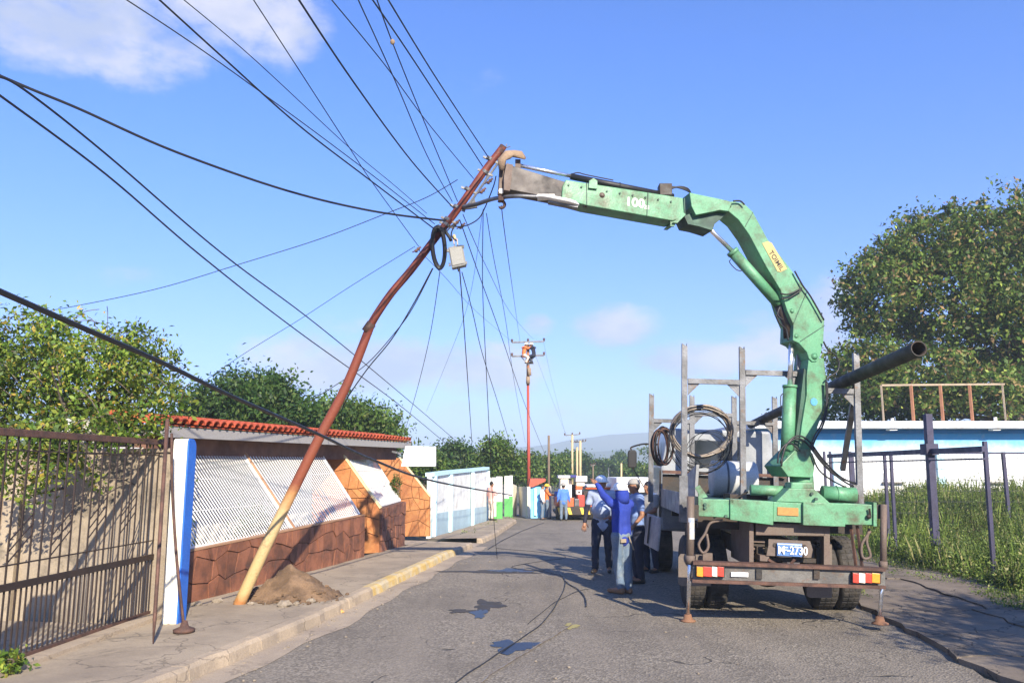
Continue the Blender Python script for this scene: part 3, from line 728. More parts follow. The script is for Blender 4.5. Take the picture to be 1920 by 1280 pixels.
# props leaning against the pillar
q0 = G(287, 1206, KH); q1 = Q(314, 786, q0.y+.35)
part('steel_stake', MB().tube([q0, q0.lerp(q1, .1), q1], [.006, .02, .022], 8), M_rust, sm=True, label='long rusty stake with a sharp point leaning at the gate edge', cat='stake')
q0 = G(345, 1184, KH); q1 = Q(322, 812, q0.y-.0)
dt = thing('tamping_tool', 'rusty tamper rod on a round disc foot leaning against the blue pillar', 'tool', q0)
part('handle', MB().tube(cr([q0+Zu*.03, q0.lerp(q1, .35)+Vector((-.03, 0, 0)), q0.lerp(q1, .7)+Vector((-.035, 0, 0)), q1], 6), .016, 8), M_rust, dt, sm=True)
part('disc_foot', MB().lathe([(0.001, 0), (.115, 0), (.12, .03), (.05, .06), (.03, .12), (.001, .13)], q0, k=20), M_rust, dt, sm=True)
# yard walls
z0 = .0; ya = Vector((-4.36, 10.36, z0)); yb = Vector((-6.5, 10.89, z0))
Yd = thing('yard_wall', 'weathered beige plaster wall across the back of the gated yard', 'wall', (-5.9, 10.8, z0))
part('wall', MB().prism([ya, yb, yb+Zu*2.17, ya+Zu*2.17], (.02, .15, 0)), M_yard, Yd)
part('coping', MB().prism([ya+Vector((0, -.04, 2.172)), yb+Vector((0, -.04, 2.172)), yb+Vector((0, -.04, 2.22)), ya+Vector((0, -.04, 2.22))], (.03, .22, 0)), M_kerb, Yd)
Yd2 = thing('yard_wall', 'darker brown plaster side wall in the gated yard, behind the hanging leaves', 'wall', (-8.6, 11, z0))
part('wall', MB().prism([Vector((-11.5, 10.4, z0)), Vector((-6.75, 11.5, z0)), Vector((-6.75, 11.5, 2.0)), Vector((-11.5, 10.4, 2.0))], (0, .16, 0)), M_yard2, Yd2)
part('post', MB().box((-6.74, 10.8, z0), (-6.52, 11.02, 2.3)), M_yard, Yd2)
M_yfl = cement('yard concrete', (.42, .35, .26), (.3, .25, .18), .5)
structure('yard_floor', MB().prism([Vector((-12, 4.5, .06)), Vector((-4.75, 6.0, .06)), Vector((-4.42, 10.3, .06)), Vector((-12, 11.4, .06))], (0, 0, -.05)), M_yfl)
# mound of dug earth with rubble
mc = G(540, 1124, KH); b = MB(); nx = 26
for j in range(nx):
    for i in range(nx):
        u, v = i/(nx-1)*2-1, j/(nx-1)*2-1; r_ = math.hypot(u, v)
        hgt = max(0, 1-r_)**1.1*.47*(1+.25*noise.noise((u*2.5, v*2.5, 1)))+.07*noise.noise((u*5, v*5, 2))*(r_ < .97)+.045*noise.noise((u*11, v*11, 4))*(r_ < .95)+.02*noise.noise((u*30, v*30, 6))*(r_ < .95)
        b.v.append(Vector((mc.x-.02+u*.72, mc.y+.28+v*.55, KH-.015+max(0, hgt))))
b.f = [(j*nx+i, j*nx+i+1, (j+1)*nx+i+1, (j+1)*nx+i) for j in range(nx-1) for i in range(nx-1)]
part('dirt_mound', b, M_dirt, sm=True, label='heap of brown dug-up earth on the pavement beside the leaning pole', cat='dirt mound')
b = MB()
for i in range(110):
    a_ = random.uniform(0, 6.28); rr_ = random.uniform(.3, 1.0)**.7; x, y = mc.x+math.cos(a_)*rr_*.85, mc.y+.22+math.sin(a_)*rr_*.7; s_ = random.uniform(.008, .035)
    if x > xl(y)-.1: continue
    q_ = math.hypot((x-mc.x+.02)/.72, (y-mc.y-.28)/.55); z_ = KH+max(0, 1-q_)**1.1*.44
    b.ell((x, y, z_+s_*.3), (s_*1.2, s_, s_*.7), 5, 4, Matrix.Rotation(random.random()*3, 3, 'Z'))
part('soil_clods', b, M_dirt, label='loose soil clods scattered round the dirt mound', cat='soil', kind='stuff')
def rock(px, py, s, label, h=KH, seed=0, m=None):
    c = G(px, py, h); r0 = random.Random(seed); b = MB().ell((0, 0, 0), (s, s*.75, s*.55), 7, 5)
    for i, v in enumerate(b.v): b.v[i] = Vector([round(q/(s*.5))*(s*.5)*.55+q*.5 for q in v])*(1+.5*noise.noise(v*14+Vector((seed, 0, 0))))+c+Vector((0, 0, s*.3))
    part('rubble_chunk', b, m or M_rubble, label=label, cat='rubble', group=None)
rock(532, 1136, .1, 'largest pale rubble chunk in front of the dirt mound', seed=1)
rock(555, 1133, .05, 'small yellowish stone right of the largest rubble chunk', seed=2)
rock(583, 1128, .06, 'pale rubble chunk at the right foot of the dirt mound', seed=3)
rock(472, 1132, .045, 'small grey stone between the pole foot and the dirt mound', seed=4)
rock(607, 1142, .06, 'pale broken stone lying in the gutter under the kerb', 0, 5)
rock(597, 1157, .04, 'small white stone lowest in the gutter', 0, 6)
rock(637, 1148, .06, 'flat orange brick shard in the gutter', 0, 7, M_ora)
rock(408, 1128, .07, 'pale crumbled mortar at the foot of the brown wall left of the pole', seed=8)
rock(370, 1134, .06, 'pale crumbled mortar beside the blue pillar', seed=9)
c = G(15, 1262, KH); bush('low_weed', 'bright green leafy weed at the gate foot in the bottom left corner', 'plant', c, [(c.x-.02, c.y, c.z+.08, .14, .14, .1)], 40, 14, .035, .055, M_lemon)
for px, py, lab in ((735, 1005, 'small tuft of grass at the foot of the orange end wall'), (820, 992, 'dark green weed at the corner of the orange end wall')):
    c = G(px, py, KH); bush('weed_tuft', lab, 'plant', c, [(c.x, c.y, c.z+.07, .18, .15, .1)], 24, 12, .035, .05, M_mid)

# ------------------------------------------------------------------ leaning pole
PB = G(450, 1131, KH); PYB = PB.y
def PYd(py): return PYB-(1131-py)/860*.55          # the pole comes a little towards the street with height
def PP(px, py): return Q(px, py, PYd(py))
pole = thing('leaning_pole', 'tall bent steel utility pole, yellow at the foot and red-brown above, leaning over the pavement', 'utility pole', PB)
path = cr([PP(447, 1136), PP(500, 1020), PP(555, 908), PP(600, 818), PP(650, 722), PP(694, 612)], 5)
def cut(z0, z1): return [p for p in path if z0 <= p.z <= z1]
def rad(px_, py): return px_/2*PYd(py)/FPX
zc0, zc1 = PP(462, 1105).z, PP(548, 925).z
def seg(nm, za, zb, m):
    P = []
    for a, b_ in zip(path, path[1:]):
        for k in range(4): P.append(a.lerp(b_, k/4))
    P.append(path[-1]); Q_ = []
    def atz(z):
        for a, b_ in zip(P, P[1:]):
            if a.z <= z <= b_.z: return a.lerp(b_, (z-a.z)/(b_.z-a.z))
    if za > P[0].z: Q_.append(atz(za))
    Q_ += [p for p in P if za < p.z < zb]
    if zb < P[-1].z: Q_.append(atz(zb))
    tt = lambda z: rad(21.5, 1100)+(rad(16.5, 620)-rad(21.5, 1100))*(z/3.9)
    part(nm, MB().tube(Q_, [tt(p.z) for p in Q_], 20), m, pole, sm=True)
M_pole = bpy.data.materials.new('pole paint, yellow foot to red'); M_pole.use_nodes = True
_N = NB(M_pole.node_tree); _b = M_pole.node_tree.nodes['Principled BSDF']; _p = _N.n('ShaderNodeNewGeometry').outputs['Position']; _s = _N.n('ShaderNodeSeparateXYZ'); _N.set(_s.inputs[0], _p)
_z = _N.m('ADD', _s.outputs[2], _N.m('MULTIPLY', _N.m('SUBTRACT', _N.noise(_p, 3.5, 6, .7), .5), .55)); _r = _N.n('ShaderNodeValToRGB'); _e = _r.color_ramp.elements
_k = [(zc0*.45, (.36, .15, .045)), (zc0*.95, (.48, .34, .15)), (zc1*.8, (.5, .38, .19)), (zc1*.97, (.4, .2, .075)), (zc1*1.1, (.22, .06, .028)), (3.9, (.17, .036, .02))]
while len(_e) < 6: _e.new(.5)
for _q, (_zz, _c) in zip(_e, _k): _q.position = _zz/4; _q.color = (*_c, 1)
_N.set(_r.inputs[0], _N.m('DIVIDE', _z, 4.0)); _st = _N.ramp(_N.noise(_p, 7, 7, .75), .55, .7)
_N.set(_b.inputs['Base Color'], _N.mix(_N.m('MULTIPLY', _st, .55), _r.outputs[0], (.09, .04, .025, 1))); _b.inputs['Roughness'].default_value = .65
_bn = _N.n('ShaderNodeBump'); _bn.inputs['Strength'].default_value = .3; _bn.inputs['Distance'].default_value = .02; _N.set(_bn.inputs['Height'], _N.noise(_p, 30, 5)); _N.set(_b.inputs['Normal'], _bn.outputs[0])
seg('lower_section', -1, 9, M_pole)
up = cr([PP(688, 622), PP(706, 590), PP(735, 548), PP(770, 507), PP(815, 448), PP(860, 390), PP(903, 328), PP(943, 276)], 4)
part('upper_section', MB().tube(up, [rad(15.6-1.4*i/(len(up)-1), 450) for i in range(len(up))], 18), M_red, pole, sm=True)
part('collar', MB().tube([PP(686, 622), PP(697, 606)], rad(18.5, 610), 18), M_rust, pole, sm=True)
part('pole_cap', MB().tube([PP(936, 286), PP(944, 274)], rad(14.5, 280), 16), M_rust, pole)
part('tip_spike', MB().tube([PP(946, 278), PP(957, 275)], .008, 5).tube([PP(948, 278), PP(950, 270)], .008, 5), M_gal, pole)
for a, c in ((920, 298), (910, 322), (879, 355), (858, 388), (841, 411), (838, 420)):
    u0 = PP(a-5, c+6); u1 = PP(a+3, c-5)
    part('band_clamp', MB().tube([u0.lerp(u1, .3), u0.lerp(u1, .7)], rad(16, 400), 16).bar(PP(a-14, c-4), PP(a+14, c+8), .03), M_gal, pole)
for a, c in ((918, 340), (905, 358), (866, 424), (856, 418), (851, 405), (783, 468)):
    q = PP(a, c); part('insulator', MB().lathe([(.012, -.05), (.03, -.03), (.015, -.01), (.03, .01), (.012, .04), (.02, .06)], q, (.7, 0, .7), 10).bar(q, PP(a-10, c+5), .014), M_rust, pole, sm=True)
part('back_rail', MB().bar(PP(938, 300), PP(880, 382), .02, .03).bar(PP(930, 296), PP(902, 352), .012), M_gal, pole)
LQ = lambda a, c: Q(a, c, PYd(380)-1.1*max(0, min(1, (a-868)/90)))
lampa = cr([LQ(868, 388), LQ(893, 383), LQ(925, 373), LQ(965, 368), LQ(1006, 369)], 6)
part('lamp_arm', MB().tube(lampa, [rad(9-1.2*i/len(lampa)*2, 380) for i in range(len(lampa))], 10), M_gal, pole, sm=True)
part('arm_bracket', MB().prism([PP(862, 392), PP(888, 372), PP(888, 366), PP(893, 382), PP(895, 388), PP(878, 391)], (0, .05, 0)), M_gal, pole)
lh = part('street_light_head', MB().tube(cr([LQ(1004, 369), LQ(1020, 369), LQ(1045, 374), LQ(1070, 379), LQ(1086, 384)], 4), [.03, .035, .045, .055, .06, .062, .064, .066, .066, .066, .066, .066, .062, .055, .045, .03, .012], 14, flat=.5), M_wht, pole, sm=True)
part('clamp', MB().prism([LQ(1008, 364), LQ(1040, 364), LQ(1040, 371), LQ(1008, 373)], (0, .08, 0)), M_wht, lh)
part('lamp_hood', MB().prism([LQ(1028, 374), LQ(1084, 386), LQ(1083, 389), LQ(1028, 378)], (0, .12, 0)), M_gal, lh)
# coil of black service cable hung on the pole
cc_ = thing('cable_coil', 'thick coil of black cable hanging on the leaning pole', 'cable coil', PP(824, 500))
for k in range(9):
    P = []; ox, oy, od = random.uniform(-2.5, 2.5), random.uniform(-3, 3), random.uniform(-.05, .04)
    for i in range(33):
        t = 2*math.pi*i/32; p = PP(823+ox+11.5*math.cos(t)+1.5*math.sin(t), 468+oy+36*math.sin(t)); P.append(p+Vector((0, od-.1+.06*math.sin(t), 0)))
    part('cable_loop', MB().tube(P, .019, 7, cap=False), M_blk, cc_, sm=True)
part('tie', MB().tube([PP(815, 434), PP(836, 431)], .06, 10).tube([PP(832, 430), PP(843, 445), PP(846, 452)], .025, 8), M_blk, cc_, sm=True)
# grey box
bx = thing('service_box', 'light grey rectangular service box dangling under the leaning pole beside the black coil', 'service box', PP(857, 484))
def PB2(a, c, d=-.1): return PP(a, c)+Vector((0, d, 0))
part('box_body', MB().prism([PB2(841, 467), PB2(868, 462), PB2(875, 500), PB2(848, 506)], (0, .13, 0)), mat('grey plastic', (.25, .25, .23), .55, c2=(.2, .2, .185), ns=8), bx, bev=.012)
part('lid', MB().prism([PB2(843.5, 470, -.112), PB2(866, 466, -.112), PB2(871.5, 497, -.112), PB2(849.5, 502, -.112)], (0, .01, 0)), mat('grey plastic lid', (.28, .28, .26), .5), bx, bev=.006)
part('hanger', MB().tube([PB2(853, 465), PB2(851, 452), PB2(858, 452), PB2(859, 464)], .008, 6).tube([PB2(854, 452), PB2(852, 444)], .02, 8), M_yel, bx)
for a, c in ((841, 473), (844, 499), (869, 466), (875, 496)): part('latch', MB().box(PB2(a, c)+Vector((-.014, -.005, -.02)), PB2(a, c)+Vector((.014, .03, .02))), M_gal, bx)
part('cable_gland', MB().tube([PB2(860, 504), PB2(862, 512)], .02, 8), M_blk, bx)

# ------------------------------------------------------------------ crane truck
ROLL = R(2.1)
TM = Matrix.Translation((3.54, 10.2, 0)) @ Matrix.Rotation(R(-4.2), 4, 'Z') @ Matrix.Rotation(ROLL, 4, 'Y')
TY = (TM.to_3x3() @ Vector((0, 1, 0))).normalized(); TX = (TM.to_3x3() @ Vector((1, 0, 0))).normalized(); TZ = TX.cross(TY)
def TL(px, py, yl): return PL(px, py, TM @ Vector((0, yl, 0)), TY)
def TW(x, y, z): return TM @ Vector((x, y, z))
M_green = mat('mint green crane paint', (.09, .275, .145), .5, c2=(.125, .315, .175), ns=1.6, amt=1, c3=(.075, .075, .04), s3=2.6, a3=2.0, bump=.15, coat=.0)
M_greend = mat('dark grimy green paint and mast shade', (.045, .12, .08), .6, c2=(.03, .06, .045), ns=3, amt=1)
M_chrome = mat('chromed rod', (.82, .83, .85), .22, .9)
M_dark = mat('greasy black steel', (.022, .02, .018), .6, .2, c2=(.05, .035, .025), ns=6, amt=1, bump=.2)
M_ext = mat('bare dark extension steel', (.025, .02, .018), .6, .0, c2=(.1, .085, .075), ns=2.5, amt=1.5)
M_tyre = mat('tyre rubber', (.022, .021, .02), .85, c2=(.06, .052, .044), ns=5, amt=1, bump=.4)
M_bump = mat('weathered grey bumper', (.15, .145, .135), .6, .2, c2=(.09, .085, .08), ns=4, amt=1, c3=(.15, .08, .045), s3=6, a3=.8, bump=.2)
M_brn = mat('brown frame steel', (.13, .1, .08), .7, .1, c2=(.14, .1, .08), ns=3, amt=1, bump=.2)
M_panel = mat('grey bed side panel', (.3, .31, .32), .55, .1, c2=(.2, .205, .21), ns=3, amt=1, bump=.1)
M_flap = mat('brown mudflap', (.13, .105, .085), .8, c2=(.15, .12, .1), ns=5, bump=.1)
truck = thing('crane_truck', 'flatbed truck with a mint green folding crane and grey steel pole rack, seen from behind', 'truck', (3.54, 10.2, 0))
def tp(nm, poly, yl, dep, m, par=None, **k):
    return part(nm, MB().prism([TL(a, c, yl) for a, c in poly], TY*dep), m, par or truck, **k)
def rect(x0, y0, x1, y1, s=0.035): return [(x0, y1), (x1, y1+(x1-x0)*s), (x1, y0+(x1-x0)*s), (x0, y0)]
# bumper
bu = tp('bumper', [(1300, 1088), (1660, 1101), (1660, 1068), (1300, 1055)], .06, .1, M_bump, bev=.004)
tp('bumper_flange', [(1300, 1058), (1661, 1071), (1661, 1065), (1300, 1052)], .0, .18, M_rust, bu); tp('bumper_flange', [(1298, 1092), (1661, 1104), (1661, 1098), (1298, 1086)], .0, .18, M_rust, bu)
for x in (1418, 1526): tp('bracket', rect(x, 1066, x+11, 1085), .03, .05, M_dark, bu)
def lampset(x0, y0, w_, cols):
    t = tp('tail_light', [(x0, y0+21), (x0+w_, y0+22.5), (x0+w_, y0+1.5), (x0, y0)], -.0, .08, M_dark, bev=.006)
    x = x0+1.5
    for f, m in cols:
        tp('lens', [(x, y0+19.5), (x+f*(w_-3)-.4, y0+21), (x+f*(w_-3)-.4, y0+3), (x, y0+1.5)], -.02, .03, m, t, bev=.004); x += f*(w_-3)
L_or = mat('orange lens', (.75, .28, .03), .15, coat=.6); L_rd = mat('red lens', (.55, .06, .04), .15, coat=.6); L_wh = mat('clear lens', (.85, .75, .62), .12, coat=.7)
lampset(1305, 1060, 54, [(.24, L_or), (.32, L_rd), (.2, L_wh), (.24, L_rd)]); lampset(1598, 1072, 54, [(.22, L_rd), (.24, L_wh), (.24, L_rd), (.3, L_or)])
tp('reflector', [(1371, 1080), (1403, 1081), (1403, 1073), (1371, 1072)], .03, .03, M_sign, bu)
# rear cross frame, plate
tp('rear_crossmember', [(1417, 1003), (1548, 1005), (1548, 982), (1417, 980)], .35, .16, M_brn, bev=.01)
pl = tp('tow_plate', [(1437, 1041), (1521, 1045), (1524, 1030), (1519, 1014), (1441, 1010), (1441, 1022)], .28, .03, M_brn)
for a, c in ((1453, 1021), (1508, 1024)): part('bolt_hole', MB().lathe([(.026, -.012), (.026, .01)], TL(a, c, .28), TY, 12), M_dark, pl)
np_ = tp('licence_plate', [(1457, 1041), (1504, 1043.5), (1504, 1019), (1457, 1017)], .24, .012, mat('plate blue', (.08, .18, .42), .4), bev=.003)
M_pw = mat('plate white', (.8, .84, .9), .5)
for tx, a, c, hh, sx in (('M', 1458.5, 1037.5, .1, .8), ('BUS', 1468, 1029.5, .028, .9), ('-', 1475, 1036, .09, 1.2), ('2730', 1481, 1038.5, .1, .78)):
    if tx == 'BUS': continue
    part('letter' if tx != '2730' else 'number', letters(tx, hh, TL(a, c, .225), TX, TZ, .002, .012, sx), M_pw, np_)
tp('stroke', [(1466, 1030.6), (1477, 1031.2), (1477, 1030), (1466, 1029.4)], .236, .003, M_pw, np_)
tp('stroke', [(1466, 1026), (1477, 1026.6), (1477, 1025), (1466, 1024.4)], .236, .003, M_pw, np_)
tp('plate_border', [(1458, 1019.6), (1503, 1022), (1503, 1020.8), (1458, 1018.4)], .236, .003, M_pw, np_)
for k in range(7):
    for x in (1412, 1532): tp('spring_leaf', [(x, 1016+k*7), (x+22, 1017+k*7), (x+22, 1013+k*7), (x, 1012+k*7)], .5+.02*k, .25, M_dark if k % 2 else M_brn)
tp('chassis_rail', rect(1405, 978, 1413, 1062), .35, 1.2, M_brn); tp('chassis_rail', rect(1545, 985, 1556, 1068), .35, 1.2, M_brn)
tp('tail_beam', [(1436, 1052), (1530, 1055), (1530, 1047), (1436, 1044)], .45, .1, M_dark)
tp('exhaust', [(1425, 1040), (1442, 1041), (1442, 1052), (1425, 1051)], .3, .4, M_brn)
for (a, b_), (c, d_) in (((1596, 992), (1606, 1068)), ((1607, 985), (1617, 1065)), ((1440, 1048), (1470, 1066)), ((1490, 1048), (1476, 1066))):
    part('stay_rod', MB().bar(TL(a, b_, .3), TL(c, d_, .35), .03), M_rust, truck)
# chassis body behind (dark underside) and bed
part('chassis_frame', MB().box((-.42, .5, .72), (-.34, 6.6, .95), TM).box((.34, .5, .72), (.42, 6.6, .95), TM), M_dark, truck)
part('axle', MB().tube([TW(-1.0, 1.75, .52), TW(1.0, 1.75, .52)], .09, 12).ell(TW(0, 1.75, .52), (.26, .26, .24)), M_dark, truck, sm=True)
part('fuel_tank', MB().box((-.85, 2.9, .55), (-.45, 4.1, 1.0), TM), M_dark, truck)
bed = part('bed_floor', MB().box((-1.13, .85, 1.38), (1.13, 5.35, 1.47), TM), M_greend, truck)
for y_ in (1.0, 2.4, 3.9): part('bed_beam', MB().box((-1.1, y_, 1.12), (1.1, y_+.11, 1.38), TM), M_dark, truck)
for k in range(8): part('plank', MB().box((-1.11+.277*k, .86, 1.472), (-.85+.277*k, 5.34, 1.5), TM), M_greend, bed)
# left side drop panels (light grey), right side lower board
sp = part('side_panel', MB().box((-1.16, .86, 1.22), (-1.12, 2.2, 1.66), TM).box((-1.175, .86, 1.36), (-1.16, 2.2, 1.375), TM), M_panel, truck, bev=.004)
part('panel_rib', MB().box((-1.18, .9, 1.50), (-1.162, 2.18, 1.52), TM).box((-1.18, .9, 1.25), (-1.162, 2.18, 1.27), TM), M_gal, sp)
part('side_panel', MB().prism([TW(-1.14, 1.0, 1.66), TW(-1.14, 2.2, 1.66), TW(-1.12, 2.2, 1.8), TW(-1.12, 1.0, 1.98)], (.04, 0, 0)), M_panel, truck)
part('side_panel', MB().box((-1.14, 2.4, 1.22), (-1.1, 5.3, 1.55), TM), M_panel, truck)
tb2 = part('hanging_side_door', MB().prism([TL(1213, 962, 3.3), TL(1238, 970, 2.4), TL(1232, 1033, 2.4), TL(1207, 1019, 3.3)], TX*.03), M_panel, truck, bev=.01)
part('hinge_strap', MB().bar(TL(1219, 968, 3.0), TL(1214, 1018, 3.0), .025), M_dark, tb2)
part('headboard', MB().box((-1.13, 5.1, 1.5), (1.13, 5.16, 1.83), TM), M_dark, truck)
part('headboard_rail', MB().box((-1.14, 5.0, 1.84), (1.14, 5.1, 1.9), TM), M_rust, truck)
# wheels
def wheel(x, yl, par=truck):
    base = TM @ Vector((x, yl, 0)); c = Vector((base.x, base.y, .5)); ax = Vector((math.cos(R(4.2)), -math.sin(R(4.2)), 0))
    w_ = part('wheel', MB().lathe([(.2, -.13), (.3, -.14), (.46, -.14), (.5, -.11), (.5, .11), (.46, .14), (.3, .14), (.2, .13)], c, ax, 36), M_tyre, par, sm=True)
    tr = MB()
    for k in range(36):
        a = 2*math.pi*k/36; u = Vector((0, 0, 1))*math.cos(a)+ax.cross(Vector((0, 0, 1)))*math.sin(a)
        for s in (-1, 0, 1): q = c+u*.5+ax*(s*.075); tr.bar(q-u*.005-ax*.03, q-u*.005+ax*.03, .05, .02, up=u)
    part('tread', tr, M_tyre, w_, kind='stuff')
    part('rim', MB().lathe([(.05, -.1), (.24, -.12), (.28, -.135), (.28, .135), (.24, .12), (.05, .1)], c, ax, 24).lathe([(.1, -.17), (.1, .1)], c, ax, 12), M_brn, w_, sm=True)
for x in (-1.05, -.75, .75, 1.05): wheel(x, 1.75)
for x in (-1.0, 1.0): wheel(x, 6.0)
for x0, y0, x1, y1 in ((1272, 1038, 1333, 1098), (1513, 1018, 1560, 1120)):
    tp('mudflap', [(x0, y1-4), (x0+6, y1), (x1, y1), (x1, y0+2), (x0+4, y0), (x0, y0+6)], .62, .03, M_flap)
tp('mudguard', rect(1318, 1036, 1336, 1056), .5, .05, M_brn)
# cab (seen through the rack)
M_cab = mat('pale grey cab paint', (.3, .32, .34), .4, c2=(.22, .24, .26), ns=2, amt=1, coat=.3); M_glass = mat('dark window glass', (.02, .025, .03), .06)
def cbx(a, c, nm, m, par=None, bev=0): return part(nm, MB().box(a, c, TM), m, par or truck, bev=bev)
cab = part('cab', MB().prism([TW(-1.12, 5.5, .75), TW(1.1, 5.5, .75), TW(1.1, 5.5, 1.95), TW(.98, 5.5, 2.72), TW(-.98, 5.5, 2.72), TW(-1.12, 5.5, 1.95)], TY*1.7), M_cab, truck, bev=.05)
cbx((-.55, 5.46, 2.0), (.5, 5.51, 2.5), 'rear_window', M_glass, cab)
cbx((-1.14, 5.9, 2.0), (-1.125, 6.7, 2.5), 'side_window', M_glass, cab); cbx((1.11, 5.9, 2.0), (1.125, 6.7, 2.5), 'side_window', M_glass, cab)
cbx((-1.14, 5.52, 1.0), (-1.125, 5.6, 1.9), 'air_duct', M_dark, cab)
part('exhaust_stack', MB().tube([TW(1.12, 5.3, 1.0), TW(1.12, 5.3, 2.2)], .13, 14), M_dark, truck, sm=True)
mi = part('mirror', MB().prism([TL(a, c, 6.9) for a, c in ((1177, 847), (1180, 843), (1191, 843), (1194, 847), (1194, 874), (1191, 877), (1180, 877), (1177, 874))], TY*.08), M_blk, truck, bev=.02)
part('mirror_arm', MB().tube(cr([TL(1184, 843, 6.93), TL(1184, 838, 6.93), TL(1206, 832, 6.8), TL(1224, 833, 6.7)], 4), .018, 7).tube([TL(1186, 876, 6.93), TL(1198, 897, 6.9), TL(1220, 935, 6.6)], .01, 5), M_dark, mi, sm=True)
# steel pole rack
def fr(yl, xs, ytops, ybot, cross, w_, nm):
    for i, (x, yt) in enumerate(zip(xs, ytops)):
        p0 = TL(x, yt, yl); q = TM.inverted() @ p0; p1 = TM @ Vector((q.x, q.y, ybot[i] if isinstance(ybot, list) else ybot))
        s = w_/2; b = MB()
        def P(u, v, z, P0): return P0+TX*u+TY*v+TZ*z
        # open channel section: web and two flanges
        for (u0, u1, v0, v1) in ((-s, s, -.004, .004), (-s, -s+.009, .004, .07), (s-.009, s, .004, .07)):
            b.prism([P(u0, v0, 0, p1), P(u1, v0, 0, p1), P(u1, v1, 0, p1), P(u0, v1, 0, p1)], p0-p1)
            m_ = len(b.v)-8
            for k in (4, 7): b.v[m_+k] += TZ*.05
        part(nm, b, M_gal, truck)
    for xa, xb, y_ in cross:
        a, c = TL(xa, y_, yl+.02), TL(xb, y_+(xb-xa)*.03, yl+.02)
        r_ = part('rack_crossbar', MB().bar(a, c, .055, .07), M_gal, truck)
        for q, sg_ in ((a, 1), (c, -1)):
            part('gusset', MB().prism([q-TZ*.036, q-TZ*.036+TX*.16*sg_, q-TZ*.2], TY*.01), M_gal, r_)
fr(.75, [1284, 1392, 1500, 1606], [650, 656, 661, 668], [1.25, 1.5, 1.5, 1.28], [(1290, 1386, 714), (1398, 1494, 698), (1506, 1600, 731)], .075, 'rack_post')
fr(5.0, [1222, 1298, 1377, 1453], [742, 745, 747, 748], 1.3, [(1226, 1294, 788), (1302, 1373, 776), (1381, 1449, 792)], .09, 'rack_post')
part('rack_brace', MB().bar(TL(1603, 735, .78), TL(1580, 880, 1.9), .07, .06), M_gal, truck)
part('rack_rail', MB().bar(TW(-1.1, .75, 1.52), TW(-1.1, 5.0, 1.52), .05), M_gal, truck); part('rack_rail', MB().bar(TW(1.1, .75, 1.52), TW(1.1, 5.0, 1.52), .05), M_gal, truck)
part('post_sleeve', MB().prism([TL(a, c, .7) for a, c in ((1274, 978), (1290, 979), (1290, 892), (1274, 891))], TY*.05), M_gal, truck); part('post_sleeve', MB().prism([TL(a, c, .7) for a, c in ((1600, 945), (1616, 945), (1616, 908), (1600, 908))], TY*.05), M_gal, truck)
# crane base and outriggers
cb = truck
def cp(nm, poly, yl, dep, m=None, par=None, **k): return tp(nm, poly, yl, dep, m or M_green, par or cb, **k)
cp('outrigger_beam', [(1309, 967), (1400, 972), (1400, 937), (1317, 935), (1309, 930)], .2, .26, bev=.008)
cp('beam_sleeve', [(1369, 974), (1450, 984), (1450, 940), (1369, 935)], .17, .32, bev=.006)
cp('beam_centre', [(1450, 977), (1508, 980), (1508, 943), (1450, 940)], .22, .24, bev=.006)
cp('beam_sleeve', [(1506, 984), (1585, 987), (1585, 944), (1506, 941)], .17, .32, bev=.006)
cp('outrigger_beam', [(1580, 983), (1642, 984), (1642, 946), (1580, 943)], .2, .26, bev=.008)
cp('end_flange', [(1638, 986), (1644, 986), (1644, 942), (1638, 941)], .17, .3)
cp('warning_plate', [(1458, 965), (1497, 967), (1497, 952), (1458, 950)], .205, .01, mat('orange plate', (.42, .2, .05), .5))
cp('end_fin', [(1309, 936), (1327, 931), (1312, 909), (1303, 914), (1310, 925)], .24, .03)
cp('pedestal', [(1455, 940), (1558, 944), (1527, 916), (1480, 915)], .24, .5, bev=.01)
cp('turntable', [(1482, 917), (1528, 918), (1526, 904), (1484, 904)], .3, .34, bev=.02)
for a, c in ((1306+16, 945), (1322, 951), (1372, 939), (1361, 967), (1508+14, 925), (1530, 935)): part('bolt', MB().lathe([(.02, -.02), (.02, .02)], TL(a, c, .19 if c > 930 else .23), TY, 8), M_greend, cb)
part('lever', MB().bar(TL(1632, 968, .17), TL(1630, 953, .16), .02).ell(TL(1629, 968, .17), .03), M_dark, cb)
part('slew_cylinder', MB().tube([TL(1407, 918, .62), TL(1478, 921, .62)], .07, 16), M_green, cb, sm=True)
part('slew_cylinder', MB().tube([TL(1541, 924, .62), TL(1604, 928, .62)], .1, 16).tube([TL(1568, 925, .62), TL(1570, 925, .62)], .106, 16), M_green, cb, sm=True)
part('oil_tank', MB().box((.45, 1.0, 1.5), (.95, 1.5, 1.68), TM), M_dark, cb)
part('valve_block', MB().box((.2, .66, 1.5), (.95, .8, 1.66), TM).box((-.7, .8, 1.5), (-.2, 1.3, 1.6), TM), M_dark, cb)
part('control_lever', MB().bar(TL(1375, 935, .55), TL(1402, 922, .7), .02), M_dark, cb)
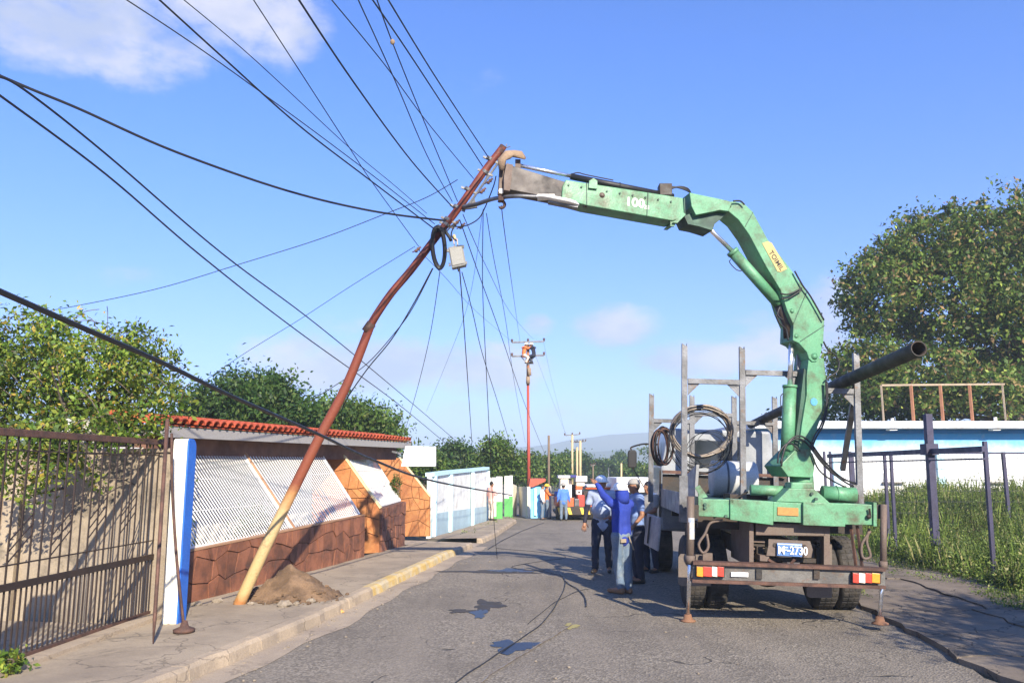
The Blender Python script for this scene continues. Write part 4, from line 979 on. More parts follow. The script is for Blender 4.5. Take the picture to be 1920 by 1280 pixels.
def leg(px, ytop, ymid, ybot, r1, foot, lab):
    a, c, e = TL(px, ytop, .16), TL(px-1, ymid, .16), G(px-5, ybot) if foot else Q(px-7, ybot, TL(px, ymid, .16).y)
    lg = part('outrigger_leg', MB().tube([a, c], r1, 16).tube([c.lerp(a, .12), c.lerp(a, .0)], r1*1.25, 16), M_brn, cb, sm=True, label=lab)
    part('piston_rod', MB().tube([c, e+Vector((0, 0, .06))], r1*.58, 14), M_chrome, lg, sm=True)
    part('foot_pad', MB().lathe([(.001, .0), (.1, .0), (.1, .015), (.06, .03), (.045, .09), (.02, .1), (.001, .1)], Vector((e.x, e.y, 0 if foot else e.z-.02)), k=18), mat('rusty foot pad', (.2, .1, .055), .8, bump=.2), lg, sm=True)
    return lg
l1 = leg(1295, 930, 1056, 1164, .048, True, 'left outrigger leg with chromed piston on a rusty pad')
part('sticker', MB().tube([TL(1295, 970, .16), TL(1295, 1010, .16)], .0495, 16, cap=False), mat('sticker', (.6, .52, .35), .4, c2=(.2, .3, .5), ns=14), l1, sm=True)
leg(1657, 945, 1066, 1166, .04, False, None)
for a, c in ((1303, 960), (1650, 960)): part('leg_bracket', MB().prism([TL(a-9, c+12, .2), TL(a+8, c+12, .2), TL(a+8, c-14, .2), TL(a-9, c-14, .2)], TY*.12), M_dark, cb)
for pts_ in ([(1355, 975), (1332, 980), (1322, 1000), (1310, 1020), (1318, 1036), (1328, 1025), (1325, 1000)], [(1630, 990), (1625, 1015), (1632, 1042), (1618, 1045), (1616, 1020), (1632, 995)]):
    part('hydraulic_hose', MB().tube(cr([TL(a, c, .3) for a, c in pts_], 5), .018, 7), M_brn, cb, sm=True)
# the crane arm: works in one upright plane turned a little towards the camera
CN = Vector((math.sin(R(12)), -math.cos(R(12)), 0)); CP = TL(1500, 900, .48)
def CL(px, py, d=0.0): return PL(px, py, CP-CN*d, CN)
def ca(nm, poly, dep, d=0.0, m=None, par=None, **k):
    return part(nm, MB().prism([CL(a, c, d) for a, c in poly], -CN*dep), m or M_green, par or cb, **k)
part('column', MB().tube([CL(1504, 920, .2), CL(1502, 885, .2)], .155, 24), M_green, cb, sm=True)
ca('mast_foot', [(1478, 893), (1525, 895), (1529, 861), (1518, 840), (1491, 843), (1467, 868), (1463, 873)], .42, -.02, bev=.008)
ca('mast', [(1497, 850), (1520, 848), (1531, 806), (1543, 772), (1550, 722), (1545, 672), (1517, 668), (1513, 705), (1513, 740), (1504, 795)], .36, .02, bev=.006)
ca('mast_shaded_side', [(1488, 848), (1500, 850), (1510, 780), (1515, 700), (1508, 690), (1500, 760)], .3, .06, M_greend)  # darker green stands in for the shade on the mast's left face
boom = ca('main_boom', [(1523, 678), (1532, 677), (1538, 668), (1544, 641), (1546, 598), (1505, 537), (1485, 507), (1440, 449), (1412, 397), (1395, 381), (1371, 377), (1366, 396), (1385, 412), (1405, 440), (1437, 500), (1464, 544), (1476, 582), (1488, 609), (1487, 638), (1498, 643), (1513, 660), (1517, 672)], .34, .0, bev=.008)
for a, c, r_ in ((1485, 583, .035), (1493, 630, .035), (1527, 668, .05), (1482, 857, .04), (1364, 384, .06), (1307, 393, .035), (1129, 366, .04)):
    part('pivot_pin', MB().lathe([(r_, -.03), (r_, .0), (r_*.6, .0), (r_*.6, .015), (.001, .015)], CL(a, c, 0), -CN*-1, 14), M_brn if a in (1364, 1129) else M_green, cb, sm=True)
ca('knuckle_plate', [(1297, 387), (1305, 403), (1350, 394), (1366, 396), (1373, 379), (1361, 375), (1293, 361)], .4, -.03, bev=.006)
ca('knuckle_link', [(1283, 405), (1300, 398), (1362, 400), (1350, 412), (1340, 420), (1336, 432), (1310, 424), (1290, 420)], .3, .06, M_greend)
jib = ca('jib_box', [(1053, 372), (1100, 385), (1262, 414), (1281, 406), (1283, 404), (1281, 371), (1061, 337), (1055, 349)], .3, .0, bev=.01)
ca('jib_flange', [(1262, 417), (1270, 418), (1286, 402), (1281, 398)], .34, -.02, par=jib)
ca('jib_bracket', [(1104, 352), (1120, 354), (1120, 339), (1113, 334), (1105, 339)], .03, -.035, par=jib)
part('lug', MB().prism([CL(1257, 424, .02), CL(1265, 424, .02), CL(1268, 412, .02), CL(1257, 412, .02)], -CN*.04), M_green, jib)
part('lug', MB().prism([CL(1094, 386, .02), CL(1101, 387, .02), CL(1103, 379, .02), CL(1094, 378, .02)], -CN*.04), M_dark, jib)
for a, c, e_, f_ in ((1100, 343, 1100, 385), (1215, 361, 1213, 405), (1283, 372, 1284, 401)):
    part('weld_seam', MB().bar(CL(a, c, -.004), CL(e_, f_, -.004), .012), M_greend, jib)
for a, c, e_, f_ in ((1412, 398, 1397, 425), (1512, 548, 1488, 606), (1546, 610, 1500, 640)):
    part('weld_seam', MB().bar(CL(a, c, -.003), CL(e_, f_, -.003), .01), M_greend, boom)
for k in range(9): part('bolt', MB().lathe([(.014, -.012), (.014, .012)], CL(1066+k*24, 347+k*3.9, -.004), CN, 6), M_greend, jib)
ext = ca('extension_box', [(948, 354), (1052, 374), (1060, 341), (952, 308)], .24, .03, M_ext, bev=.006)
ca('end_frame', [(945, 356), (956, 358), (962, 309), (950, 306), (945, 330)], .28, .01, M_brn, ext)
ca('hook_hanger', [(934, 364), (944, 365), (948, 345), (948, 312), (937, 311), (936, 338)], .06, .1, M_brn, ext, bev=.008)
part('hanger_pin', MB().lathe([(.035, -.03), (.035, .0), (.001, .0)], CL(940, 358, .09), CN, 12), M_wht, ext)
part('hook_block', MB().box(CL(934, 376, .12)-Vector((0, 0, 0)), CL(946, 363, .2)), M_rust, ext, bev=.008)
hk = [CL(939+6.3*math.cos(t)+1, 383.5-6.3*math.sin(t), .15) for t in [math.pi*.75-math.pi*1.55*i/14 for i in range(15)]]
part('hook', MB().tube([CL(939, 374, .15)]+hk, [.02]+[.021]*13+[.014, .006], 10), M_rust, ext, sm=True)
M_cloth = mat('tan glove leather', (.32, .23, .15), .9, c2=(.22, .15, .1), ns=12, bump=.4)
rag = MB().tube([CL(940, 318, .02), CL(941, 300, .02), CL(950, 291, .02), CL(962, 288, .02), CL(976, 291, .02), CL(984, 296, .02)], [.05, .06, .065, .055, .045, .02], 9, flat=.6)
for i, v in enumerate(rag.v): rag.v[i] = v+Vector((noise.noise(v*14), noise.noise(v*14+Vector((5, 0, 0))), noise.noise(v*14+Vector((0, 5, 0)))))*.03
part('tip_cover', rag, M_cloth, ext, sm=True)
part('extension_rod', MB().tube([CL(972, 310, .12), CL(1074, 331, .12)], .026, 14), M_chrome, ext, sm=True)
part('rod_clamp', MB().box(CL(966, 315, .1), CL(976, 304, .18)), M_brn, ext)
part('extension_cylinder', MB().tube([CL(1070, 331, .12), CL(1262, 369, .12)], .042, 16).tube([CL(1160, 349, .12), CL(1162, 349.5, .12)], .05, 16), M_blk, jib, sm=True)
part('cylinder_head', MB().box(CL(1237, 366, .06), CL(1256, 351, .18)), M_dark, jib, bev=.01)
part('fitting_line', MB().tube(cr([CL(1070, 327, .12), CL(1084, 324, .12), CL(1100, 328, .12), CL(1150, 338, .12)], 4), .008, 5), M_dark, jib)
for o_ in (0, 5, 9): part('hose', MB().tube(cr([CL(1240, 360-o_*.5, .1), CL(1258, 354-o_*.4, .08), CL(1275, 350+o_*.3, .08), CL(1290, 354+o_*.5, .08), CL(1296, 364, .1)], 5), .011, 6), M_blk, cb, sm=True)
# lift cylinders
part('lift_cylinder_rod', MB().tube([CL(1306, 405, .15), CL(1376, 474, .15)], .032, 14), M_chrome, cb, sm=True)
part('lift_cylinder', MB().tube([CL(1373, 472, .15), CL(1462, 572, .15)], .076, 18).tube([CL(1372, 470, .15), CL(1376, 475, .15)], .086, 18), M_green, cb, sm=True)
part('cylinder_end', MB().tube([CL(1458, 566, .15), CL(1478, 606, .15), CL(1479, 634, .15)], [.075, .08, .07], 12), M_dark, cb, sm=True)
part('base_cylinder_rod', MB().tube([CL(1484, 630, .15), CL(1481, 726, .15)], .036, 14), M_chrome, cb, sm=True)
part('base_cylinder', MB().tube([CL(1481, 722, .15), CL(1475, 872, .15)], .088, 20).tube([CL(1481, 722, .15), CL(1481, 727, .15)], .098, 20), M_green, cb, sm=True)
part('cylinder_pipe', MB().tube(cr([CL(1469, 738, .1), CL(1464, 742, .1), CL(1464, 760, .1), CL(1468, 764, .1)], 3), .007, 5).tube(cr([CL(1370, 487, .1), CL(1368, 492, .1), CL(1380, 505, .1), CL(1390, 508, .1)], 3), .007, 5), M_dark, cb)
hose_sets = [[(1463, 550), (1474, 552), (1486, 549), (1503, 540)], [(1465, 560), (1480, 558), (1490, 552), (1503, 544)], [(1544, 640), (1552, 655), (1566, 666), (1573, 680), (1570, 696), (1555, 706), (1549, 712)],
    [(1548, 715), (1549, 760), (1540, 795), (1528, 815), (1520, 838)], [(1551, 716), (1551, 762), (1543, 797), (1530, 820), (1522, 842)], [(1500, 845), (1480, 830), (1462, 846), (1458, 868)], [(1465, 874), (1472, 838), (1492, 822), (1512, 830), (1540, 866), (1570, 893), (1604, 905)],
    [(1463, 868), (1476, 832), (1495, 817), (1516, 826), (1544, 862), (1574, 892), (1606, 908)], [(1520, 835), (1548, 872), (1575, 897), (1600, 912)], [(1522, 850), (1535, 880), (1560, 900), (1590, 915)], [(1455, 590), (1462, 606), (1474, 618), (1478, 638)], [(1462, 575), (1458, 590), (1468, 600)],
    [(1545, 600), (1520, 556), (1505, 535), (1490, 508)], [(1375, 377), (1388, 377), (1396, 384)]]
for hp in hose_sets: part('hose', MB().tube(cr([CL(a, c, -.05) for a, c in hp], 6), .012, 6), M_blk, cb, sm=True)
M_lw = mat('white lettering', (.75, .78, .7), .6)
jd = (CL(1281, 371)-CL(1061, 337)).normalized(); ju = CN.cross(jd); ju = ju if ju.z > 0 else -ju
part('lettering', letters('100', .115, CL(1172, 384.5, -.004), jd, ju, .002, .03, 1.1), M_lw, jib)
part('lettering', letters('2S', .05, CL(1207, 391, -.004), jd, ju, .002, .02, 1.1), M_lw, jib)
stk = ca('maker_plate', [(1429, 456), (1439, 452), (1447, 455), (1476, 504), (1464, 510), (1458, 509)], .006, -.006, mat('yellow sticker', (.42, .34, .13), .5), boom)
bd = (CL(1470, 506)-CL(1436, 454)).normalized(); bu_ = CN.cross(bd); bu_ = bu_ if bu_.x > 0 else -bu_
part('lettering', letters('TOIMIL', .07, CL(1441, 473, -.008), bd, bu_, .001, .01, .95), M_dark, stk)
part('blue_dot', MB().lathe([(.001, 0), (.05, 0), (.05, .004), (.001, .004)], CL(1526, 753, .018), CN, 16), mat('blue sticker', (.08, .3, .65), .5), cb)

# pipe pole lying across the rack
pa, pb = TL(1590, 712, .75), TL(1430, 786, 5.0); dr = (pb-pa)
b0 = Q(1722, 654, 8.75); P = [b0, pa, pb, pb+dr*.16]
pp = thing('spare_pole', 'long dark steel pole lying lengthwise on top of the truck rack', 'pole', b0)
part('pole_tube', MB().tube([b0, b0.lerp(pa, .5), pa, pa.lerp(pb, .5), pb, pb+dr*.2], [.088, .086, .084, .08, .076, .074], 20, cap=False), mat('dull steel pole', (.055, .048, .04), .65, .2, c2=(.03, .025, .02), ns=2.5, amt=1.2, bump=.15), pp, sm=True)
e_ = (b0-pa).normalized(); rm = MB()
for rr_, hh_ in ((.088, -.002), (.09, .012), (.074, .012), (.072, -.6)):
    a_ = e_.orthogonal().normalized(); c_ = e_.cross(a_)
    rm.v += [b0+e_*hh_+(a_*math.cos(2*math.pi*j/20)+c_*math.sin(2*math.pi*j/20))*rr_ for j in range(20)]
rm.f = [(i*20+j, i*20+(j+1) % 20, (i+1)*20+(j+1) % 20, (i+1)*20+j) for i in range(3) for j in range(20)]
part('open_rim', rm, M_dark, pp, sm=True)
part('bracket', MB().prism([TL(1432, 792, 4.8), TL(1448, 792, 4.8), TL(1444, 772, 4.8), TL(1434, 774, 4.8)], TY*.03), M_dark, pp)
# coils of wire on the rack
M_wc = mat('grey cable strand', (.3, .28, .25), .5, .5, c2=(.2, .15, .11), ns=7)
wc = thing('wire_coil', 'big round coil of grey steel cable standing on the truck bed', 'wire coil', TL(1318, 880, 1.9))
def ring(cx, cy, rx, ry, yl, ph, r_, m, par, sk=0.0, nm='wire_loop'):
    P = []
    for i in range(49):
        t = 2*math.pi*i/48; q = 1+.03*math.sin(2*t+ph)+.015*math.sin(5*t+ph*2)
        P.append(TL(cx+rx*q*math.cos(t), cy+ry*q*math.sin(t), yl+sk*math.sin(t+ph*.3)))
    part(nm, MB().tube(P, r_, 6, cap=False), m, par, sm=True)
for k in range(15): ring(1314+random.uniform(-2, 2), 808+random.uniform(-2, 2), random.uniform(51, 58), random.uniform(43, 50), 1.9+random.uniform(-.06, .06), random.uniform(0, 6), .011, M_wc, wc, .05)
for k in range(8): ring(1312+random.uniform(-8, 6), 822+random.uniform(-8, 8), random.uniform(52, 62), random.uniform(52, 62), 1.95+random.uniform(-.15, .2), random.uniform(0, 6), .006, M_wire, wc, .12)
for k in range(4): ring(1330+random.uniform(-14, 14), 848+random.uniform(-10, 10), random.uniform(28, 44), random.uniform(30, 36), 1.8+random.uniform(-.1, .2), random.uniform(0, 6), .005, M_wire, wc, .15)
wd = thing('wire_coil', 'narrow dark coil of cable seen edge-on at the left of the truck rack', 'wire coil', TL(1245, 880, 2.4))
for k in range(9): ring(1243+random.uniform(-8, 8), 838+random.uniform(-3, 3), random.uniform(12, 17), random.uniform(30, 36), 3.2+random.uniform(-.1, .1), random.uniform(0, 6), .014, M_blk if k % 2 else M_rust, wd, .2)
tk = thing('metal_drum', 'pale grey metal drum lying on the truck bed under the wire coil', 'drum', TW(-.3, 2.8, 1.5))
part('drum_body', MB().lathe([(.001, -.35), (.27, -.35), (.29, -.33), (.29, .33), (.27, .35), (.001, .35)], TW(-.25, 2.9, 1.79), TX, 28), mat('pale drum paint', (.5, .52, .52), .5, c2=(.4, .4, .38), ns=3), tk, sm=True)
part('drum_rib', MB().lathe([(.285, -.02), (.3, -.01), (.3, .01), (.285, .02)], TW(-.25, 2.9, 1.79)+TX*.12, TX, 28).lathe([(.285, -.02), (.3, -.01), (.3, .01), (.285, .02)], TW(-.25, 2.9, 1.79)-TX*.12, TX, 28), M_gal, tk, sm=True)

# ------------------------------------------------------------------ right side: building, railing, fence, weeds
M_bw = bpy.data.materials.new('white wall with blue band'); M_bw.use_nodes = True
_N = NB(M_bw.node_tree); _b = M_bw.node_tree.nodes['Principled BSDF']; _p = _N.n('ShaderNodeNewGeometry').outputs['Position']; _s = _N.n('ShaderNodeSeparateXYZ'); _N.set(_s.inputs[0], _p)
BY = 30.0; zr = Q(1700, 806, BY).z
_h = _N.m('ADD', _s.outputs[2], _N.m('MULTIPLY', _N.noise(_p, 1.6, 6, .7), .9))
_c = _N.mix(_N.ramp(_h, zr-.75, zr+.25), (.72, .74, .74, 1), (.08, .38, .68, 1)); _c = _N.mix(_N.m('MULTIPLY', _N.ramp(_N.noise(_p, 2.2, 6, .7), .52, .7), .35), _c, (.5, .5, .5, 1))
_N.set(_b.inputs['Base Color'], _c); _b.inputs['Roughness'].default_value = .85
gzb = Q(1700, 940, BY).z
bd_ = thing('low_building', 'low white building with a flat roof slab and faded blue band behind the weeds', 'building', (15, BY, gzb))
x0, x1 = Q(1418, 820, BY).x, 26
part('wall', MB().box((x0, BY, gzb-1.5), (x1, BY+7, zr+.02)), M_bw, bd_)
part('plinth', MB().box((x0-.02, BY-.03, gzb-1.5), (x1, BY-.002, Q(1700, 912, BY).z)), M_wht, bd_)
part('roof_slab', MB().box((x0-.25, BY-.7, Q(1700, 802.5, BY-.7).z), (x1+.3, BY+7.3, Q(1700, 789, BY-.7).z)), mat('stained white slab', (.66, .7, .74), .85, c2=(.5, .52, .54), ns=1.5, amt=1, c3=(.4, .27, .17), s3=1.2, a3=.6), bd_, bev=.02)
part('blue_beam', MB().box((x0-.05, BY-.06, zr-.12), (x1, BY-.01, zr+.06)), mat('deep blue trim', (.03, .2, .5), .7), bd_)
for a in (1763, 1568): xx = Q(a, 880, BY).x; part('pilaster', MB().box((xx-.13, BY-.1, gzb-1), (xx+.13, BY-.003, Q(a, 851, BY).z)), M_lblu, bd_)
for a in (1673, 1864):
    q = Q(a, 903, BY); f = part('window', MB().box((q.x-.33, BY-.05, q.z), (q.x+.33, BY-.01, q.z+.33)), M_wht, bd_); part('sill', MB().box((q.x-.4, BY-.16, q.z-.06), (q.x+.4, BY-.055, q.z-.0)), M_bump, f)
for a in (1673, 1866): q = Q(a, 804, BY-.5); part('lamp', MB().box((q.x-.14, BY-.6, q.z-.05), (q.x+.14, BY-.3, q.z+.04)), M_wht, bd_)
for a, c in ((1673, 786), (1866, 784)): q = Q(a, c, BY-.4); part('vent_cap', MB().tube([q-Zu*.15, q+Zu*.04], .06, 10), M_wht, bd_)
rl = thing('roof_railing', 'rusty and white tube railing frame standing on the flat roof', 'railing', Q(1765, 788, BY))
zt_ = Q(1765, 722, BY).z; zb_ = Q(1765, 790, BY).z
part('top_rail', MB().bar(Q(1653, 722, BY), Q(1883, 720, BY), .07), M_kerb, rl)
for k, a in enumerate((1654, 1710, 1765, 1820, 1882)): xx = Q(a, 750, BY).x; part('post', MB().bar((xx, BY, zb_-.02), (xx, BY, zt_), .055 if k in (0, 4) else .09), M_kerb if k in (0, 4) else mat('rust orange post', (.4, .19, .1), .8, c2=(.3, .13, .07), ns=4), rl)
# dark purple yard frame beside the road
M_pur = mat('dark purple steel paint', (.032, .03, .075), .55, c2=(.024, .022, .05), ns=3, amt=1, bump=.1)
f1 = G(1855, 1096); f2 = G(1748, 1069); fd = (f2-f1).normalized(); fnn = Vector((-fd.y, fd.x, 0))
def FP(px, py): return PL(px, py, f1, fnn)
fg = thing('sliding_gate_frame', 'dark purple steel posts and long top beam of a yard gate along the weedy lot', 'gate frame', f2)
zt_ = FP(1845, 838).z
def post(px, w_, ytop, pxt, nm='post'):
    p = FP(px, 1000); h_ = Q(pxt, ytop, p.y); part(nm, MB().bar(Vector((p.x, p.y, GZ(p.x, p.y)-.2)), h_, w_, w_, up=(0, 1, 0)), M_pur, fg, bev=.004); return p
post(1856, .065, 827, 1846, nm='end_post'); post(1751, .13, 776, 1739, nm='main_post')
for a in (1677, 1665, 1600, 1563, 1552): post(a, .06, 846, a-7)
e0_ = FP(1849, 900); e1_ = FP(1555, 900)
part('top_beam', MB().bar(Vector((e0_.x, e0_.y, zt_-.03)), Vector((e1_.x, e1_.y, zt_-.03)), .05, .1), M_pur, fg)
part('lower_track', MB().bar(Vector((e0_.x, e0_.y, zt_-.2)), Vector((e1_.x, e1_.y, zt_-.2)), .05, .03), M_pur, fg)
part('hinge_box', MB().box((f2.x-.1, f2.y-.35, zt_-.1), (f2.x+.14, f2.y-.1, zt_+.12)), M_pur, fg)
mf = thing('mesh_fence', 'thin wire mesh fence with a dark top rail in front of the white building', 'fence', (13.5, 22, 0))
my = 22.0; mx0, mx1 = Q(1600, 900, my).x, 17.5; mzt, mzb = Q(1700, 849, my).z, Q(1700, 949, my).z-.4
part('top_rail', MB().bar((mx0, my, mzt), (mx1, my, mzt), .05), M_pur, mf)
b = MB(); n_ = int((mx1-mx0)/.11)
for i in range(n_): xx = mx0+(mx1-mx0)*i/n_; b.bar((xx, my, mzb), (xx, my, mzt), .0055)
part('mesh_wire', b, M_wire, mf, kind='stuff')
for k in range(6): z = mzt-.14-k*.29; part('mesh_rod', MB().bar((mx0, my, z), (mx1, my, z), .01), M_wire, mf)
for k in range(5): xx = mx0+(mx1-mx0)*k/4; part('post', MB().box((xx-.04, my-.04, GZ(xx, my)-.2), (xx+.04, my+.04, mzt+.03)), M_pur, mf)
# tall weeds of the lot: stalks with leaves, thick grass
def gzv(x, y):
    f = lambda t: np.clip(t, 0, 1)**2*(3-2*np.clip(t, 0, 1)); return -.022*np.maximum(0, np.minimum(y, 72)-18)+1.25*f((x-7.2)/7)*f((y-14)/15)
def meadow(name, label, n, x0, x1, y0, y1, h, lm, edge=lambda x, y: True, leafy=.5, size=.07, cat='weeds'):
    x = rng.uniform(x0, x1, n); y = y0+(y1-y0)*rng.random(n)**1.4; k = edge(x, y); x, y = x[k], y[k]; n = len(x); z = gzv(x, y)
    hh = h*(.5+.7*rng.random(n))*(.78+.3*np.sin(x*1.7+np.cos(y*1.1)*2)+.22*np.sin(x*4.3+y*3.1)); a = rng.uniform(0, 6.28, n); wdt = .003+.006*rng.random(n)
    b0 = np.stack([x, y, z-.03], 1); dx = np.stack([np.cos(a), np.sin(a), 0*a], 1); ln = np.stack([np.cos(a+1.5), np.sin(a+1.5), 0*a], 1)*(.28*hh*rng.random(n))[:, None]
    V = np.stack([b0-dx*wdt[:, None], b0+dx*wdt[:, None], b0+ln*.4+dx*wdt[:, None]*.7+np.array([0, 0, 1])*(hh*.62)[:, None], b0+ln+np.array([0, 0, 1])*hh[:, None]], 1).reshape(-1, 3)
    F = np.arange(4*n).reshape(n, 4); m_ = int(n*leafy*6); i = rng.integers(n, size=m_)
    t = rng.uniform(.3, 1, m_)[:, None]; C = b0[i]+ln[i]*t+np.array([0, 0, 1])*hh[i][:, None]*t
    V2, F2 = leaves((C, np.full((m_, 3), .035)), size, .45)
    V = np.concatenate([V, V2]); F = np.concatenate([F, F2+4*n]); fast_mesh(name, V, F, lm, label=label, cat=cat, kind='stuff')
meadow('tall_weeds', 'tall sunlit green weeds filling the lot behind the purple gate frame', 30000, 7.4, 20, 12.6, 29, .6, M_weed, lambda x, y: (x > 7.75+.05*(y-13)) & (x < 4+.62*y), 1.3, .06)
meadow('verge_grass', 'short grass and weeds at the edge of the concrete apron', 14000, 6.8, 12, 10.6, 20, .2, M_weed, lambda x, y: (x > 7.0+.18*np.sin(y*2)+.1*np.sin(y*5.3)+.03*(y-11)) & (x < 4+.62*y), .5, .05, 'grass')
meadow('verge_grass', 'grass tufts along the foot of the far left walls', 1800, -1.6, .25, 22, 41, .22, M_weed, lambda x, y: (x > np.interp(y, [22, 30, 40], [-2.2, -1.35, -.35])) & (x < np.interp(y, [22, 30, 40], [-2.2, -1.35, -.35])+.3+.3*np.sin(y)), .5, .07, 'grass')
meadow('kerb_weeds', 'small weeds in the crack at the right road edge behind the truck', 500, 5.1, 6.3, 12.5, 16, .18, M_weed, lambda x, y: abs(x-(5.2+.13*(y-12.5))) < .25, .5, .05, 'grass')

# ------------------------------------------------------------------ trees
ground_at = lambda px, Yd: Vector((Q(px, 880, Yd).x, Yd, GZ(Q(px, 880, Yd).x, Yd)))
tree('broad_tree', 'huge broad-crowned tree with olive and russet leaves behind the low building', 'tree', ground_at(1815, 40),
     [E(1770, 564, 40, 104.4, 113.1, 4), E(1640, 564, 39, 56.55, 78.3, 3), E(1860, 454, 40, 67.86, 80.04, 4), E(1745, 459, 40, 65.25, 65.25, 3), E(1620, 694, 38, 53.94, 65.25, 3), E(1900, 624, 39, 82.65, 130.5, 4), E(1720, 704, 38, 87, 56.55, 3), E(1665, 504, 40, 43.5, 47.85, 2.5), E(1960, 484, 41, 78.3, 113.1, 4), E(1980, 684, 41, 104.4, 113.1, 4), E(1830, 734, 38, 69.6, 39.15, 3)],
     1500, 58, .3, .26, M_olive, M_bark, .42, shell=.6, limbs=26)
tree('hedge_tree', 'low dark green trees peeping over the roof at the left of the railing', 'tree', ground_at(1600, 44), [E(1590, 760, 44, 60, 40, 3), E(1660, 750, 44, 60, 45, 3), E(1740, 760, 45, 80, 40, 3), E(1480, 790, 46, 40, 12, 2)], 260, 30, .35, .26, M_deep, M_bark, .2)
tree('lemon_tree', 'sprawling bright yellow-green tree hanging over the barred gate at the left', 'tree', Vector((Q(163, 900, 12.9).x, 12.9, 0)),
     [E(190, 716, 12.6, 120.9, 88.35, 1.1), E(60, 706, 12.4, 102.3, 106.95, 1.2), E(110, 631, 12.8, 61.38, 46.5, 0.6), E(255, 696, 12.3, 74.4, 74.4, 0.8), E(225, 646, 12.7, 57.66, 31.62, 0.5), E(10, 646, 12.4, 35.34, 37.2, 0.5), E(40, 836, 11.5, 65.1, 55.8, 0.4), E(-60, 746, 12, 83.7, 120.9, 1), E(125, 886, 11.3, 22.32, 37.2, 0.2), E(300, 766, 10.2, 35.34, 51.15, 0.35), E(240, 796, 10, 65.1, 31.62, 0.4), E(120, 826, 10, 55.8, 41.85, 0.35), E(160, 896, 10.2, 20.46, 27.9, 0.15), E(20, 866, 9.6, 37.2, 55.8, 0.3), E(90, 876, 9.9, 51.15, 37.2, 0.25), E(45, 911, 9.9, 46.5, 35.34, 0.25), E(215, 806, 10, 55.8, 33.48, 0.3), E(105, 836, 9.9, 65.1, 37.2, 0.3), E(165, 796, 12, 111.6, 37.2, 0.8), E(20, 906, 11.4, 27.9, 55.8, 0.3)],
     800, 32, .12, .085, M_lemon, M_bark, .1, shell=.35, limbs=40, twigs=160)
tree('garden_tree', 'dense round green tree behind the tiled roof, left of the leaning pole', 'tree', ground_at(480, 27),
     [E(480, 770, 27, 68.8, 55.9, 2), E(400, 765, 27, 41.28, 47.3, 1.5), E(450, 732, 27, 32.68, 24.08, 1), E(525, 745, 27, 34.4, 32.68, 1), E(560, 800, 26, 43, 34.4, 1.5), E(370, 800, 26, 34.4, 34.4, 1), E(500, 725, 27.3, 24.08, 18.92, 0.8)], 560, 40, .27, .17, M_deep, M_bark, .2, shell=.5)
tree('garden_tree', 'domed green tree rising behind the roof just right of the leaning pole', 'tree', ground_at(650, 31),
     [E(650, 808, 31, 63.75, 42.5, 2.2), E(610, 783, 31, 35.7, 25.5, 1.5), E(705, 808, 31, 42.5, 27.2, 1.5), E(670, 773, 31, 22.1, 11.9, 0.8), E(740, 833, 31, 20.4, 11.9, 0.8)], 420, 40, .3, .18, M_mid, M_bark, .2, shell=.55)
for px, Yd, es, lm, lab in ((860, 52, [(855, 850, 46, 26), (835, 872, 50, 22), (888, 870, 36, 24)], M_deep, 'dark green tree behind the pale blue wall, beyond the white signboard'),
        (930, 45, [(930, 842, 30, 22), (915, 868, 34, 20), (950, 860, 26, 22)], M_mid, 'thin-crowned olive tree above the white and green posts'),
        (965, 60, [(965, 878, 34, 18), (990, 870, 22, 24)], M_mid, 'leafy green tree behind the beige wall left of the red pole'),
        (1020, 70, [(1020, 880, 34, 22), (1000, 890, 26, 18), (1045, 876, 24, 24)], M_mid, 'bright green tree behind the little blue shed'),
        (1070, 110, [(1072, 862, 38, 16), (1045, 872, 34, 14), (1095, 872, 22, 14)], M_deep, 'dark wide tree dome behind the yellow far poles'),
        (1140, 120, [(1120, 872, 40, 12), (1160, 876, 50, 10), (1100, 884, 40, 12)], M_deep, 'long dark tree clump above the raised hand'),
        (1200, 90, [(1195, 884, 30, 12), (1215, 888, 20, 12)], M_mid, 'light green tree between mirror and truck rack'),
        (1165, 150, [(1162, 861, 7, 5), (1165, 866, 5, 4)], M_deep, 'small palm-like tree top on the skyline left of the mirror'),
        (800, 40, [(795, 870, 30, 22), (825, 880, 24, 18)], M_mid, 'light green bush directly behind the white signboard'),
        (1330, 95, [(1260, 845, 60, 14), (1330, 838, 60, 12), (1400, 840, 60, 14)], M_deep, 'distant dark trees seen through the wire coil')):
    tree('distant_tree', lab, 'tree', ground_at(px, Yd), [E(a, c+3, Yd, rx*.82, ry*.8, rx*Yd/FPX*.7) for a, c, rx, ry in es], 230, 40, .12+Yd*.003, .07+Yd*.0032, lm, M_bark, .1+Yd*.001, group=None, shell=.5, limbs=6)
V, F = leaves(crown_pts([E(a, 899-random.random()*5, 130+random.random()*60, 46, 9, 6) for a in range(700, 1500, 40)]+[E(a, 880, 60, 60, 16, 4) for a in range(-60, 700, 90)], 1100, 40, .5, .5)[1], .55)
fast_mesh('far_woodland', V, F, M_deep, label='continuous far-off woodland along the valley behind the street', cat='woodland', kind='stuff')
# a roadside tree out of view to the right: its shade falls on the apron
tree('roadside_tree', 'leafy roadside tree whose shade falls on the broken apron at the right', 'tree', Vector((8.6, 2.6, 0)), [(8.2, 2.8, 3.8, 1.3, 1.2, 1.0), (9.4, 2.2, 4.1, 1.3, 1.2, 1.2), (8.9, 3.6, 3.0, .9, .8, .7), (9.2, 4.6, 3.6, 1.2, 1.2, 1.0)], 420, 26, .2, .13, M_mid, M_bark, .13)

